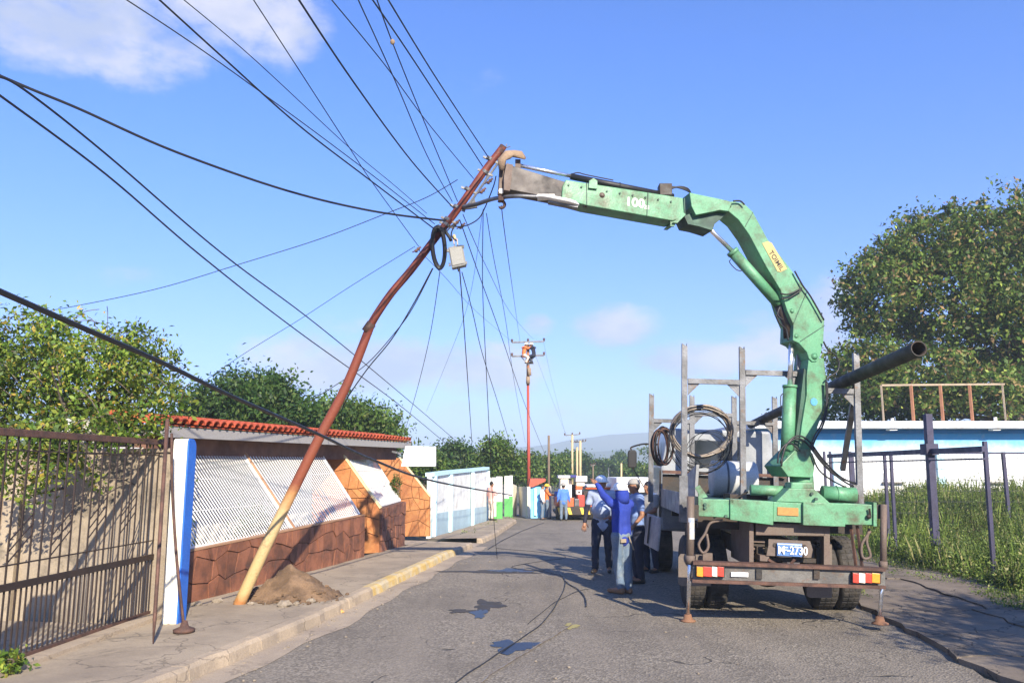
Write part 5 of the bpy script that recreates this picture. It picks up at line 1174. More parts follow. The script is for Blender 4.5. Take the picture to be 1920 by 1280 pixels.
# ------------------------------------------------------------------ walls further down the left side
def wallrun(name, label, cat, pts, tops, m, th=.15, cop=None, dado=None, group=None):
    """pts: ground pixels of the foot, tops: pixel heights of the head"""
    P = [G(a, c, KH) for a, c in pts]; t = thing(name, label, cat, P[0].lerp(P[-1], .5), group)
    for i in range(len(P)-1):
        a, b_ = P[i]-Zu*.15, P[i+1]-Zu*.15; u = (b_-a); inn = Vector((-u.y, u.x, 0)).normalized()
        za, zb = Q(pts[i][0], tops[i], P[i].y), Q(pts[i+1][0], tops[i+1], P[i+1].y); A, B = Vector((P[i].x, P[i].y, za.z)), Vector((P[i+1].x, P[i+1].y, zb.z))
        part('wall', MB().prism([a, b_, B, A], inn*th), m, t)
        if cop: part('coping', MB().prism([A-inn*.08, B-inn*.08, B-inn*.08+Zu*.12, A-inn*.08+Zu*.12], inn*(th+.14)), cop, t)
        if dado: part('dado', MB().prism([a-inn*.01, b_-inn*.01, b_-inn*.01+Zu*dado, a-inn*.01+Zu*dado], inn*.008), M_dado, t)
    return t, P
t, P = wallrun('garden_wall', 'long pale wall with light blue base and pilasters after the orange end wall', 'wall', [(808, 1000), (842, 991), (880, 982), (914, 974)], [893, 888, 884, 880], M_pale, cop=M_lblu, dado=.75)
for (a, c, y_) in ((811, 999, 892), (842, 991, 889), (884, 981.5, 885), (913, 974, 882)):
    q = G(a, c, KH); part('pilaster', MB().box((q.x-.02, q.y-.14, q.z-.1), (q.x+.12, q.y+.16, Q(a, y_, q.y).z)), M_lblu, t)
q = G(896, 978, KH); part('vent_grille', MB().box((q.x-.005, q.y+.3, q.z+1.1), (q.x+.03, q.y+1.0, q.z+2.0)), M_yard, t)
def gpost(px, py, yt, wpx, lo, label, grp='white posts with green base'):
    q = G(px, py, KH); w_ = wpx/FPX*q.y; h_ = Q(px, yt, q.y).z; t = thing('wall_post', label, 'post', q, None)
    part('post', MB().box((q.x-w_/2, q.y, q.z-.1), (q.x+w_/2, q.y+.5, h_)), M_wht, t); part('green_base', MB().box((q.x-w_/2-.01, q.y-.012, q.z-.1), (q.x+w_/2+.01, q.y+.49, Q(px, lo, q.y).z)), M_grn, t)
gpost(924, 973, 895, 12, 968, 'white wall panel behind the person in pink')
gpost(936, 972, 893, 11, 940, 'first white post with a green base, beside the person in pink')
gpost(950, 968, 892, 8, 934, 'middle white post with a green base')
gpost(958, 966, 891, 6, 930, 'farthest white post with a green base')
wallrun('garden_wall', 'cream wall piece right of the green-based posts', 'wall', [(962, 963), (969, 961)], [907, 910], M_cream)
wallrun('garden_wall', 'beige wall piece just left of the red pole', 'wall', [(973, 961), (989, 966)], [912, 912], M_cream)
sh = thing('blue_shed', 'small azure shed with a red roof right of the red pole', 'shed', G(1010, 966, KH))
q = G(1010, 967, .1); a0 = Q(995, 967, q.y); a1 = Q(1022, 965, q.y); z1_ = Q(1000, 912, q.y).z
part('wall', MB().box((a0.x, q.y, q.z-.2), (a1.x, q.y+2, z1_)), M_azur, sh)
part('roof', MB().prism([Q(992, 913, q.y-.2), Q(1000, 912, q.y-.2), Q(1023, 902, q.y-.2), Q(1023, 897, q.y-.2), Q(994, 897, q.y-.2)], (0, 2.4, 0)), mat('red roof sheet', (.45, .09, .05), .7), sh)
part('door_post', MB().bar(Q(1004, 966, q.y-.05), Q(1004, 915, q.y-.05), .12), M_lblu, sh)
wallrun('garden_wall', 'short cream wall between the blue shed and the orange service truck', 'wall', [(1030, 966), (1034, 965)], [911, 911], M_cream)

# ------------------------------------------------------------------ far poles
def crossarm(t, px, py, Yd, half, m=M_gal, ins=3):
    a, c = Q(px-half, py+1, Yd), Q(px+half, py-1, Yd); r_ = part('crossarm', MB().bar(a, c, .09), m, t)
    for k in range(ins):
        q = a.lerp(c, k/(ins-1)); part('insulator', MB().lathe([(.03, 0), (.07, .05), (.05, .1), (.08, .14), (.02, .22)], q, k=8), M_rust, r_, sm=True)
RPY = G(992, 966).y; rp = thing('red_utility_pole', 'straight red-painted utility pole with two crossarms and two linemen at the top', 'utility pole', G(992, 966))
b0 = G(992, 967)
part('pole_base', MB().tube([b0-Zu*.1, Q(992, 940, RPY)], .1, 14), M_dark, rp, sm=True)
part('pole_shaft', MB().tube([Q(992, 940, RPY), Q(990, 722, RPY)], [.1, .075], 14), mat('red pole paint', (.42, .07, .045), .6, c2=(.32, .06, .04), ns=3, bump=.1), rp, sm=True)
part('pole_top', MB().tube([Q(990, 722, RPY), Q(990, 645, RPY)], .09, 14), mat('ochre pole paint', (.3, .13, .07), .7), rp, sm=True)
crossarm(rp, 990, 641, RPY, 30); crossarm(rp, 990, 667, RPY, 30, ins=2)
part('arm_brace', MB().bar(Q(976, 667, RPY-.1), Q(990, 684, RPY-.1), .05).bar(Q(1003, 667, RPY-.1), Q(990, 684, RPY-.1), .05), M_gal, rp)
part('tool_bag', MB().tube([Q(992, 690, RPY-.15), Q(993, 704, RPY-.15)], .11, 10).tube([Q(990, 706, RPY-.15), Q(990, 719, RPY-.15)], .12, 10), M_cloth, rp, sm=True)
def farpole(px, yt, yb, Yd, w_, m, lab, arms=()):
    t = thing('utility_pole', lab, 'utility pole', Q(px, yb, Yd)); part('pole_shaft', MB().tube([Q(px, yb, Yd), Q(px, yt, Yd)], w_/2/FPX*Yd, 10), m, t, sm=True)
    for y_, h_ in arms: crossarm(t, px, y_, Yd, h_)
M_wood = mat('weathered wooden pole', (.2, .14, .09), .9, c2=(.13, .095, .07), ns=2); M_ypl = mat('yellowish concrete pole', (.55, .42, .22), .8, c2=(.45, .36, .2), ns=1)
farpole(1029, 816, 948, 50, 4.5, M_wood, 'plain brown wooden pole behind the worker in orange')
farpole(1073, 815, 930, 75, 4, M_ypl, 'tall yellowish pole with a crossarm above the orange service truck', ((815, 14),))
farpole(1082, 838, 930, 85, 4, M_ypl, 'left one of the twin yellowish poles carrying a transformer', ((828, 11),))
farpole(1088, 826, 930, 85, 4.5, M_ypl, 'right one of the twin yellowish poles carrying a transformer', ((828, 10),))
farpole(1112, 872, 930, 80, 2.5, M_wood, 'short brown pole with a small crossarm right of the twin poles', ((872, 4),))
farpole(1141, 876, 930, 85, 2, M_gal, 'thin grey pole just right of the raised hand')
farpole(1165, 868, 930, 80, 3.5, M_ypl, 'short leaning yellowish pole near the truck mirror')

# ------------------------------------------------------------------ orange service truck and other far vehicles
SY = G(1070, 975).y
def sv(px, py, d=0): return Q(px, py, SY+d)
st = thing('service_truck', 'orange service truck with white booms and a yellow-striped bumper at the street end', 'truck', sv(1075, 974, 1))
M_or = mat('orange truck paint', (.62, .13, .03), .45, c2=(.5, .1, .03), ns=3, coat=.3); M_yst = mat('yellow stripe', (.75, .5, .06), .5)
def sp_(nm, x0, y0, x1, y1, d, dep, m, par=None, bev=.02): return part(nm, MB().prism([sv(x0, y1, d), sv(x1, y1, d), sv(x1, y0, d), sv(x0, y0, d)], (0, dep, 0)), m, par or st, bev=bev)
bm_ = sp_('bumper', 1043, 949, 1108, 965, 0, .3, M_dark)
for a in (1046, 1064, 1088, 1098): part('stripe', MB().prism([sv(a+3, 964, -.012), sv(a+9, 964, -.012), sv(a+5, 951, -.012), sv(a-1, 951, -.012)], (0, .01, 0)), M_yst, bm_)
sp_('chassis_frame', 1046, 962, 1106, 968, .3, 5, M_dark)
for a in (1050, 1067, 1106): part('wheel', MB().lathe([(.15, -.2), (.48, -.2), (.5, -.15), (.5, .15), (.48, .2), (.15, .2)], sv(a, 973, 1)+Zu*.47, (1, 0, 0), 20), M_tyre, st, sm=True)
sp_('body_box', 1043, 932, 1062, 950, .3, 2.5, M_or); sp_('body_box', 1064, 933, 1076, 950, .1, 2, M_or); sp_('grey_bin', 1077, 935, 1086, 949, .05, .8, M_gal)
sp_('body_box', 1084, 928, 1096, 950, .3, 2, mat('red box', (.55, .05, .03), .5)); sp_('body_box', 1103, 923, 1116, 950, .5, 2, M_or); sp_('side_column', 1094, 920, 1104, 950, .8, 1, M_dark)
sp_('white_tower', 1051, 893, 1066, 935, .6, 1.2, M_cream); sp_('white_tower', 1061, 900, 1072, 935, 1.0, 1, M_wht)
sp_('bucket', 1047, 891, 1072, 896, .5, 1.4, M_wht); sp_('bucket', 1080, 892, 1101, 903, .5, 1.2, M_wht); sp_('boom_post', 1081, 903, 1096, 911, .6, .8, M_cream)
sp_('boom_post', 1080, 910, 1092, 917, .6, .8, M_or); sp_('boom_post', 1081, 918, 1091, 927, .6, .7, M_wht); sp_('gap_shade_block', 1072, 908, 1080, 932, 1.4, .4, M_dark)  # last piece: a black block in place of the shade between tower and boom
sp_('tarpaulin', 1070, 890, 1081, 895, .4, .8, mat('indigo cloth', (.05, .05, .2), .8))
sp_('vent', 1084, 921, 1088, 924, .58, .02, M_dark, bev=0)
VY = SY+3.5
rv = thing('red_vehicle', 'red and white vehicle parked behind the orange service truck', 'vehicle', Q(1130, 960, VY))
def rp_(nm, x0, y0, x1, y1, d, dep, m): return part(nm, MB().prism([Q(x0, y1, VY+d), Q(x1, y1, VY+d), Q(x1, y0, VY+d), Q(x0, y0, VY+d)], (0, dep, 0)), m, rv, bev=.04)
rp_('body', 1098, 925, 1170, 958, 0, 3, mat('red bus paint', (.5, .06, .05), .45, coat=.3)); rp_('roof', 1100, 909, 1170, 913, -.1, 3, M_wht); rp_('stripe', 1098, 913, 1170, 917, 0, 3, M_or)
rp_('windscreen', 1102, 917, 1168, 926, .05, 2.8, M_glass); rp_('bumper', 1098, 956, 1170, 963, -.1, 3, M_dark)
for a in (1106, 1160): part('wheel', MB().lathe([(.15, -.15), (.45, -.15), (.45, .15), (.15, .15)], Q(a, 965, VY+.5), (1, 0, 0), 18), M_tyre, rv, sm=True)
VW = SY+1
wv = thing('white_van', 'boxy white van roof standing out behind the men in hard hats', 'van', Q(1190, 965, VW))
def wp_(nm, x0, y0, x1, y1, d, dep, m): return part(nm, MB().prism([Q(x0, y1, VW+d), Q(x1, y1, VW+d), Q(x1, y0, VW+d), Q(x0, y0, VW+d)], (0, dep, 0)), m, wv, bev=.04)
wp_('body', 1156, 895, 1230, 962, 0, 4, M_wht); wp_('windscreen', 1160, 922, 1226, 936, -.02, .03, M_glass); wp_('bumper', 1156, 958, 1230, 964, -.1, .3, M_dark)
for a in (1164, 1222): part('wheel', MB().lathe([(.15, -.12), (.4, -.12), (.4, .12), (.15, .12)], Q(a, 967, VW+.6), (1, 0, 0), 18), M_tyre, wv, sm=True)

# ------------------------------------------------------------------ people
M_skin = mat('tan skin', (.32, .155, .085), .6, c2=(.27, .13, .07), ns=12); M_hair = mat('black hair', (.012, .01, .01), .7)
def cap(b, a, c, r0, r1, k=10, sx=1.0):
    a, c = Vector(a), Vector(c); n_ = 7; b.tube([a.lerp(c, i/n_) for i in range(n_+1)], [r0+(r1-r0)*i/n_ for i in range(n_+1)], k); b.ell(a, r0*1.0, 10, 6); b.ell(c, r1*1.0, 10, 6)
def person(label, base, face, J, cols, hat=None, vox=.017, hands=True, s=1.0, cat='person', belly=0.0, sleeve=1.0, hunch=0):
    """J: joints in the person's own frame (x to their right, y ahead, z up, metres); face: heading in degrees from +Y clockwise"""
    base = Vector(base); T = Matrix.Translation(base) @ Matrix.Rotation(R(-face), 4, 'Z') @ Matrix.Scale(s, 4)
    D = dict(pel=(0, 0, .93), wst=(0, .01, 1.08), chs=(0, .0, 1.3), nck=(0, .0, 1.46), hd=(0, .02, 1.6), shR=(.185, -.01, 1.4), elR=(.26, -.02, 1.12), wrR=(.28, .08, .88), shL=(-.185, -.01, 1.4), elL=(-.26, -.02, 1.12), wrL=(-.28, .08, .88),
             hpR=(.095, 0, .9), knR=(.11, .02, .49), anR=(.12, -.02, .09), hpL=(-.095, 0, .9), knL=(-.11, .02, .49), anL=(-.12, -.02, .09), toR=(.15, .17, .04), toL=(-.15, .17, .04))
    D.update(J); D = {k: Vector(v) for k, v in D.items()}
    t = thing('person', label, cat, base)
    def place(mb): mb.v = [T @ v for v in mb.v]; return mb
    b = MB(); cap(b, D['pel'], D['wst'], .12, .115); cap(b, D['wst'], D['chs'], .115, .13); cap(b, D['chs'], D['nck'], .12, .055); cap(b, D['nck'], D['hd']-Vector((0, .02, .05)), .055, .055)
    hc = D['hd']; b.ell(hc, (.077, .095, .115), 16, 12); b.ell(hc+Vector((0, .03, -.07)), (.055, .06, .05), 12, 8)
    b.ell(hc+Vector((0, .098, -.015)), (.016, .024, .026), 8, 6); b.ell(hc+Vector((.08, -.005, -.015)), (.014, .026, .034), 8, 6); b.ell(hc+Vector((-.08, -.005, -.015)), (.014, .026, .034), 8, 6)
    for S in 'RL':
        cap(b, D['chs']+Vector((0, 0, .06)), D['sh'+S], .085, .062); cap(b, D['sh'+S], D['el'+S], .052, .04); cap(b, D['el'+S], D['wr'+S], .042, .028)
        cap(b, D['hp'+S], D['kn'+S], .088, .06); cap(b, D['kn'+S], D['an'+S], .058, .04); cap(b, D['an'+S]-Vector((0, 0, .03)), D['to'+S], .045, .035)
        w_ = D['wr'+S]; d = (w_-D['el'+S]).normalized(); cap(b, w_, w_+d*.07, .03, .036)
    r = remeshed(b, vox, 3)
    for S in 'RL':
        w_ = D['wr'+S]; d = (w_-D['el'+S]).normalized(); sd_ = J.get('spread'+S, Vector((1, 0, 0))); sd_ = Vector(sd_); sd_ = (sd_-d*sd_.dot(d)).normalized(); nn = d.cross(sd_)
        if hands:
            op = 1.5 if 'spread'+S in J else .5
            for k in range(4):
                o_ = (k-1.5); L = (.075, .085, .08, .062)[k]; a = w_+d*.085+sd_*o_*.02; e = (d+sd_*o_*.16*op).normalized(); bend = nn*(.012 if op > 1 else .03)
                r.tube([a-e*.02, a+e*L*.5+bend*.4, a+e*L+bend], [.0105, .0095, .0075], 6)
            a = w_+d*.03-sd_*.03; r.tube([a, a-sd_*.03+d*.03, a-sd_*.045+d*.06], [.013, .0115, .009], 6)
    part('body', place(r), M_skin, t, sm=True, org=base)
    f = MB()
    for sx in (-1, 1): f.ell(hc+Vector((sx*.03, .088, .012)), (.012, .008, .007), 6, 4)
    f.box(tuple(hc+Vector((-.024, .084, -.058))), tuple(hc+Vector((.024, .092, -.052)))); part('eyes_and_mouth', place(f), M_hair, t)
    def wrinkle(r, amp=.008, fq=9):
        r.v = [v+Vector((noise.noise(v*fq), noise.noise(v*fq+Vector((7, 0, 0))), 0))*amp for v in r.v]; return r
    b = MB(); cap(b, D['pel']+Vector((0, 0, -.06)), D['wst'], .148, .142); cap(b, D['wst'], D['chs'], .142, .15); cap(b, D['chs'], D['chs'].lerp(D['nck'], .75), .145, .085)
    if belly: b.ell(D['wst']+Vector((0, .05, .05)), (.16, .14*(1+belly), .19))
    b.v = [Vector((v.x*1.2, v.y*.88, v.z)) for v in b.v]
    for S in 'RL':
        cap(b, D['chs']+Vector((0, 0, .05)), D['sh'+S], .11, .078); e = D['el'+S] if sleeve >= 1 else D['sh'+S].lerp(D['el'+S], .65); cap(b, D['sh'+S], e, .074, .062)
        if sleeve >= 1: cap(b, D['el'+S], D['wr'+S], .06, .043)
    part('shirt', place(wrinkle(remeshed(b, vox, 2), .016, 8)), cols[0], t, sm=True)
    if sleeve < 1 and len(cols) > 3:
        for S in 'RL':
            b = MB(); cap(b, D['sh'+S].lerp(D['el'+S], .55), D['el'+S], .055, .052); cap(b, D['el'+S], D['wr'+S], .05, .04)
            part('undersleeve', place(remeshed(b, vox, 2)), cols[3], t, sm=True)
    b = MB(); b.ell(D['pel']+Vector((0, 0, -.02)), (.17, .13, .12))
    for S in 'RL': cap(b, D['hp'+S], D['kn'+S], .108, .078); cap(b, D['kn'+S], D['an'+S]+Vector((0, 0, .01)), .078, .062)
    part('trousers', place(wrinkle(remeshed(b, vox, 2), .014, 10)), cols[1], t, sm=True)
    for S in 'RL':
        b = MB(); a = D['an'+S]; o = D['to'+S]; cap(b, (a.x, a.y, max(a.z-.0, o.z)), (a.x, a.y-.03, o.z), .05, .045); cap(b, (a.x, a.y-.03, o.z), (o.x, o.y, o.z), .045, .036)
        r2 = remeshed(b, .014, 2); lo = min(v.z for v in r2.v); r2.v = [Vector((v.x, v.y, max(v.z, min(a.z, o.z)-.035))) for v in r2.v]; part('shoe', place(r2), cols[2], t, sm=True)
    if hat:
        kind, hm_ = hat; b = MB()
        if kind == 'hard':
            b.ell(hc+Vector((0, 0, .045)), (.118, .14, .118), 20, 10); b.v = [Vector((v.x, v.y, max(v.z, hc.z+.04))) for v in b.v]
            b.tube([hc+Vector((.13*math.cos(q), .15*math.sin(q)+.012, .042)) for q in [2*math.pi*k/24 for k in range(25)]], .012, 6, cap=False)
            b.prism([hc+Vector((x, y, .045)) for x, y in ((-.09, .12), (.09, .12), (.06, .185), (-.06, .185))], (0, 0, -.008))
        elif kind == 'cap':
            b.ell(hc+Vector((0, -.005, .035)), (.092, .11, .1), 18, 10); b.v = [Vector((v.x, v.y, max(v.z, hc.z+.03))) for v in b.v]
            b.prism([hc+Vector((x, y, .045-y*.12)) for x, y in ((-.075, .09), (.075, .09), (.06, .17), (0, .19), (-.06, .17))], (0, 0, -.008))
        else: b.ell(hc+Vector((0, -.015, .03)), (.087, .1, .1), 16, 10)
        part('hat' if kind != 'hair' else 'hair', place(b), hm_, t, sm=True)
        if kind != 'hair':
            b = MB(); b.ell(hc+Vector((0, -.025, .0)), (.083, .085, .09), 12, 8); b.v = [Vector((v.x, min(v.y, hc.y+.03), v.z)) for v in b.v]; part('hair', place(b), M_hair, t, sm=True)
    return t, D, T
M_rb = mat('royal blue knit', (.02, .046, .32), .85, c2=(.016, .036, .25), ns=5, bump=.2, bs=90); M_jean = mat('faded jeans', (.1, .15, .22), .9, c2=(.17, .21, .25), ns=6, amt=1, bump=.2, bs=80)
M_dj = mat('dark trousers', (.02, .024, .045), .9); M_boot = mat('tan boots', (.24, .12, .055), .7); M_shoe = mat('dark shoes', (.03, .025, .02), .6)
M_lsh = mat('pale blue shirt', (.34, .4, .52), .85, c2=(.29, .35, .48), ns=5); M_bsh = mat('work blue shirt', (.13, .2, .42), .85, c2=(.17, .25, .45), ns=5); M_hh = mat('white hard hat', (.82, .82, .78), .3, coat=.4); M_capm = mat('grey cap', (.3, .29, .27), .85)
M_navy = mat('navy sleeve', (.015, .015, .03), .9)
g = G(1168, 1112)
t, D, T = person('man in a royal blue hooded shirt and white hard hat raising his left hand high', g, -35, dict(shL=(-.18, .03, 1.42), elL=(-.17, .22, 1.53), wrL=(-.14, .42, 1.7), spreadL=(1, .1, 0), elR=(.22, .14, 1.17), wrR=(.1, .3, 1.17), knL=(-.07, .03, .49), anL=(-.06, -.02, .09), toL=(-.13, .18, .04), knR=(.1, -.02, .49), anR=(.07, -.06, .09), toR=(.06, .13, .04), hd=(.02, .03, 1.59)),
       [M_rb, M_jean, M_boot], ('hard', M_hh), s=1.0)
b = MB(); b.tube([(0.02, .0, 1.44), (.02, -.015, 1.5), (.02, -.01, 1.56), (.02, 0, 1.62)], [.12, .11, .115, .1], 14); b.v = [T @ v for v in b.v]; part('hood', b, M_rb, t, sm=True)
b = MB(); b.box((-.13, -.13, .80), (-.02, -.1, .86)); b.bar((.02, -.14, .9), (.12, -.15, .68), .02); b.v = [T @ v for v in b.v]; part('belt_pouch', b, M_yard, t, bev=.005)
g = G(1131, 1074)
person('stout man in a pale blue shirt and white hard hat walking toward the camera', g, 192, dict(elR=(.28, .0, 1.14), wrR=(.31, .08, .9), elL=(-.27, .0, 1.13), wrL=(-.3, .05, .9), knR=(.12, .1, .5), anR=(.13, .12, .09), toR=(.16, .32, .06), knL=(-.1, .0, .49), anL=(-.1, -.12, .1), toL=(-.12, .06, .04), hd=(0, .06, 1.58)), [M_lsh, M_dj, M_shoe, M_navy], ('hard', M_hh), belly=1.0, sleeve=.6, s=1.06)
g = G(1197, 1092)
person('bearded man in a blue short-sleeved shirt and grey cap standing against the truck', g, 262, dict(elR=(.24, .1, 1.17), wrR=(.05, .26, 1.14), elL=(-.25, -.02, 1.12), wrL=(-.24, .12, .96), hd=(.0, .04, 1.6)), [M_bsh, M_dj, M_shoe], ('cap', M_capm), belly=.4, sleeve=.6, s=1.04)
g = G(1221, 1072)
person('man half hidden beside the truck bed, only arm and dark hair showing', g, 235, dict(elL=(-.25, .1, 1.17), wrL=(-.12, .3, 1.1)), [M_capm, M_dj, M_shoe], ('hair', M_hair), sleeve=.6)
M_wsh = mat('white work shirt', (.7, .7, .68), .85); M_ov = mat('orange work vest', (.75, .18, .04), .8); M_pk = mat('pink blouse', (.62, .36, .32), .85); M_ptr = mat('pale trousers', (.6, .5, .42), .85); M_yhat = mat('yellow hard hat', (.8, .5, .04), .35); M_bl2 = mat('mid blue work shirt', (.08, .2, .6), .85)
fv = dict(vox=.03, hands=False)
person('person in pink and pale clothes standing by the green-based white posts', G(921, 975, KH), 60, dict(elR=(.25, .08, 1.14), wrR=(.14, .24, 1.15)), [M_pk, M_ptr, M_shoe], ('hair', M_hair), s=.98, **fv)
person('worker in a white shirt with dark hair standing before the blue shed', G(1017, 974), 100, {}, [M_wsh, M_jean, M_shoe], ('hair', M_hair), **fv)
person('worker in an orange shirt and yellow hard hat near the blue shed', G(1025, 972), 80, dict(elR=(.24, .12, 1.2), wrR=(.1, .36, 1.2)), [M_ov, M_jean, M_shoe], ('hard', M_yhat), **fv)
person('worker in a mid blue shirt and jeans standing right behind the orange service truck', G(1057, 976), 0, {}, [M_bl2, M_jean, M_shoe], ('hard', M_capm), s=1.02, **fv)
person('worker in blue and orange bending at the left corner of the orange service truck', G(1048, 972), 30, dict(hd=(0, .12, 1.5)), [M_bl2, M_ov, M_shoe], ('cap', M_ov), s=.93, **fv)
# the two linemen clinging to the top of the red pole
bz = Q(982, 672, RPY-.25)
clg = dict(hpR=(.1, 0, .88), knR=(.12, .28, .75), anR=(.08, .12, .42), toR=(.08, .3, .38), hpL=(-.1, 0, .88), knL=(-.12, .3, .8), anL=(-.06, .15, .45), toL=(-.06, .32, .42), elR=(.2, .2, 1.3), wrR=(.12, .4, 1.4), elL=(-.2, .2, 1.3), wrL=(-.1, .4, 1.4), chs=(0, .06, 1.28), nck=(0, .12, 1.42), hd=(0, .17, 1.54))
person('lineman in orange with a white helmet clinging to the left of the red pole top', bz-Vector((0, 0, .62)), 70, clg, [M_ov, M_ptr, M_shoe], ('hard', M_hh), s=.92, **fv)
bz = Q(1001, 672, RPY-.2)
person('lineman in dark clothes with a white helmet on the right of the red pole top', bz-Vector((0, 0, .62)), -70, clg, [M_navy, M_dj, M_shoe], ('hard', M_hh), s=.92, **fv)

# ------------------------------------------------------------------ cables
def cable(label, px, ya, yb, w_, m=M_wire, cat='cable', name='cable', rr=None):
    L = [0]
    for a, c in zip(px, px[1:]): L.append(L[-1]+math.hypot(c[0]-a[0], c[1]-a[1]))
    P = [Q(p[0], p[1], 1/((1-l/L[-1])/ya+(l/L[-1])/yb)) for p, l in zip(px, L)]
    P = cr(P, 8); r_ = w_/2/FPX*(rr or min(ya, yb)*.5+max(ya, yb)*.5 if max(ya, yb) < 14 else 9.0)
    part(name, MB().tube(P, r_, 6), m, label=label, cat=cat)
T_ = 10.6
cable('leftmost thin wire crossing the sky from the top edge to the leaning pole', [(225, -8), (380, 95), (560, 225), (700, 330), (815, 420)], 6, T_, 2.2)
cable('thick black wire from the top edge by the cloud to the coil on the pole', [(290, -8), (420, 110), (560, 235), (690, 335), (818, 432)], 6, T_, 3.4, M_blk)
cable('thin wire right of the thick one, starting over the cloud', [(335, -8), (475, 110), (655, 277), (740, 348), (800, 400)], 6, T_, 1.8)
cable('thin wire dropping steeply to the insulator on the left of the pole', [(470, -8), (550, 115), (655, 277), (700, 345), (785, 462)], 6, T_, 1.8)
cable('thick black wire from the right edge of the cloud to the lamp bracket', [(555, -8), (660, 150), (770, 300), (850, 390)], 5.5, T_, 3.2, M_blk)
cable('thin wire from the top edge meeting the pole at its middle clamp', [(615, -8), (720, 120), (800, 228), (888, 335)], 6, T_, 2)
cable('thin steep wire second from the right bundle at the top edge', [(668, -8), (740, 150), (800, 290), (848, 378)], 6, T_, 2)
cable('steep wire with a small tan knot near the top edge', [(704, -8), (735, 78), (790, 215), (858, 378)], 6, T_, 2)
part('wire_knot', MB().ell(Q(736, 79, 6.6), (.022, .022, .026), 8, 6), M_cloth, label='small tan knot of cloth on a wire near the top edge', cat='knot')
cable('wire ending at the second clamp below the pole tip', [(693, -8), (780, 120), (905, 312)], 6, T_, 2.6)
cable('rightmost wire from the top edge to the clamp under the pole tip', [(723, -8), (820, 150), (917, 297)], 6, T_, 2.6)
cable('thick sagging black cable from the left edge to the pole above the coil', [(-10, 138), (60, 168), (150, 205), (330, 285), (540, 358), (700, 396), (836, 414)], 6.5, T_, 4.6, M_blk)
cable('upper of two long black wires running from the left edge down to the distant trees', [(-10, 142), (45, 168), (200, 290), (420, 478), (600, 613), (760, 745), (862, 832)], 5.5, 34, 3.4, M_blk)
cable('lower of two long black wires running from the left edge down to the distant trees', [(-10, 172), (200, 328), (380, 482), (560, 622), (740, 752), (835, 830)], 5.5, 30, 3.4, M_blk)
cable('heaviest black cable sloping from the left edge across the roof and pole foot', [(-10, 542), (140, 608), (300, 678), (440, 745), (600, 815), (700, 862), (820, 903), (960, 928)], 4.6, 30, 6.5, M_blk, rr=6)
cable('single thin wire rising from the tree at the left past the pole', [(-10, 600), (150, 572), (300, 540), (450, 495), (600, 448), (720, 402), (800, 370), (858, 337)], 16, 11.5, 2.2)
cable('faint thin wire from the roof trees up to the insulator', [(350, 738), (450, 668), (560, 600), (660, 535), (778, 462)], 15, T_+.3, 1.6)
cable('slack wire looping from the coil down behind the pole to the roof', [(812, 503), (775, 575), (745, 618), (690, 680), (640, 715), (576, 755)], 10.7, 17, 2.4)
cable('second slack wire from the coil joining the red middle of the pole', [(811, 503), (775, 570), (735, 635), (690, 690), (655, 740), (640, 770)], 10.7, 12, 2.2)
cable('slack wire from the coil straight down to the far roof end', [(825, 508), (806, 630), (782, 730), (758, 812)], 10.7, 20, 2)
cable('black drop wire from the box to the trees behind the pale wall', [(862, 508), (872, 640), (885, 832)], 10.7, 25, 2.8, M_blk)
cable('curving drop wire from the box to the green posts', [(866, 510), (885, 580), (905, 665), (935, 760), (965, 862)], 10.7, 28, 2.2)
cable('vertical wire hanging from the lamp arm nearly to the road', [(906, 392), (905, 540), (912, 700), (918, 822), (925, 960), (932, 1046)], 10.6, 17, 2, rr=9)
cable('wire from the pole clamp running down to the middle distance', [(862, 412), (900, 520), (940, 630), (985, 760), (1022, 852)], T_, 40, 2.4)
cable('wire from the pole to the left end of the far crossarm', [(868, 402), (912, 500), (960, 590), (1000, 636)], T_, RPY, 2)
cable('thin wire from the lamp bracket bending to the far hilltop trees', [(912, 400), (925, 480), (948, 600), (965, 720), (985, 830)], T_, 45, 1.8)
cable('thin straight wire from the hook to the lineman in orange', [(940, 386), (955, 500), (975, 640)], 10.3, RPY, 2.2)
cable('wire crossing under the coil from the insulator to the far pole', [(786, 470), (835, 520), (900, 590), (962, 642)], T_, RPY, 1.6)
cable('faint wire from the far crossarm left down to the woods', [(905, 395), (880, 560), (845, 660), (800, 770)], T_, 30, 1.2)
cable('wire from the red pole top to the crossarm of the yellowish pole', [(1000, 655), (1030, 735), (1062, 816)], RPY, 75, 2, rr=20)
cable('outer wire from the red pole top to the yellowish pole', [(1019, 640), (1035, 715), (1060, 814)], RPY, 75, 1.8, rr=20)
cable('black jumper wire looping between pole clamps below the lamp arm', [(842, 424), (870, 424), (895, 412), (908, 392), (925, 350), (930, 330)], 10.6, 10.3, 2.4, M_blk)
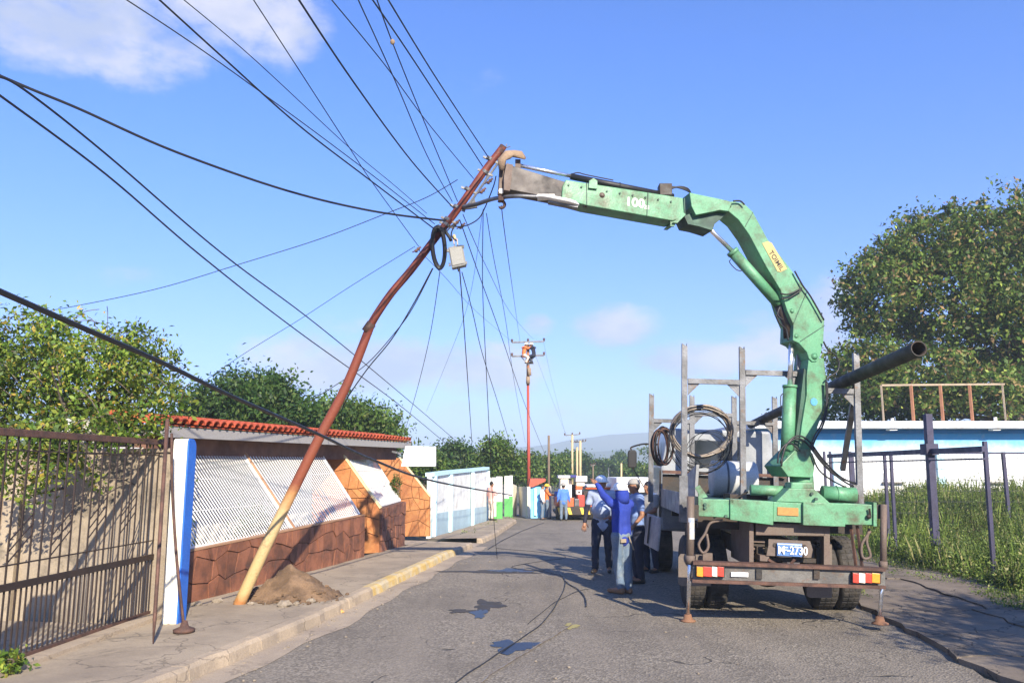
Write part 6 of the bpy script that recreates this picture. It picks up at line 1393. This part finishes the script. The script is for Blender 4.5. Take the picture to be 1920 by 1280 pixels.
cable('short black jumper from the coil to the box hanger', [(838, 433), (852, 420), (846, 440), (856, 452)], 10.5, 10.5, 2.8, M_blk)
def fallen(label, pts, w_, m):
    P = [G(a, c)+Zu*(w_/2+.004) for a, c in pts]; P = cr(P, 8)
    for i, p in enumerate(P): p.z = road_z(p.y)+w_/2+.004+.004*math.sin(i)
    part('fallen_cable', MB().tube(P, w_/2, 6), m, label=label, cat='cable')
fallen('dark fallen cable lying across the puddle from the bottom edge of the photo', [(835, 1295), (880, 1262), (955, 1212), (1015, 1170), (1045, 1130), (1060, 1095), (1052, 1078)], .014, M_wire)
fallen('pale fallen cable on the road from the bottom edge to the sand spill', [(880, 1300), (925, 1262), (985, 1225), (1040, 1192), (1072, 1172)], .016, M_wc)
fallen('black curved cable end on the road near the boots', [(1056, 1080), (1062, 1092), (1085, 1107), (1097, 1122), (1099, 1138)], .02, M_blk)
fallen('thin fallen wire curving over the asphalt toward the men', [(990, 1170), (1040, 1130), (1085, 1108), (1105, 1105)], .009, M_wire)
fallen('fallen wire stretching away along the road from the black cable end', [(1056, 1080), (1020, 1072), (960, 1062), (1060, 1045), (1010, 1035), (930, 1028)], .01, M_wire)
fallen('thin wire lying along the road toward the service truck', [(915, 1030), (945, 1012), (985, 993), (1020, 980)], .02, M_wire)
GR = {'cable': 'overhead wires and cables', 'fallen_cable': 'cables fallen on the road', 'utility_pole': 'utility poles down the street', 'distant_tree': 'trees far down the valley',
      'garden_tree': 'trees behind the tiled roof', 'rubble_chunk': 'rubble around the dug hole', 'puddle': 'puddles on the road', 'damp_stain': 'damp patches on the road', 'garden_wall': 'garden walls down the left side',
      'wall_post': 'white wall posts with green base', 'gate_pillar': 'pillars of the barred gate', 'wire_coil': 'coils of wire on the truck', 'weed_tuft': 'weeds at the wall foot', 'garden_shrub': 'shrubs behind the grilles', 'yard_wall': 'walls of the gated yard', 'person': 'people working in the street'}
for o in bpy.data.objects:
    k = o.name.split('.')[0]
    if k in GR and o.parent is None and not o.get('group'): o['group'] = GR[k]
print('objects', len(bpy.data.objects))
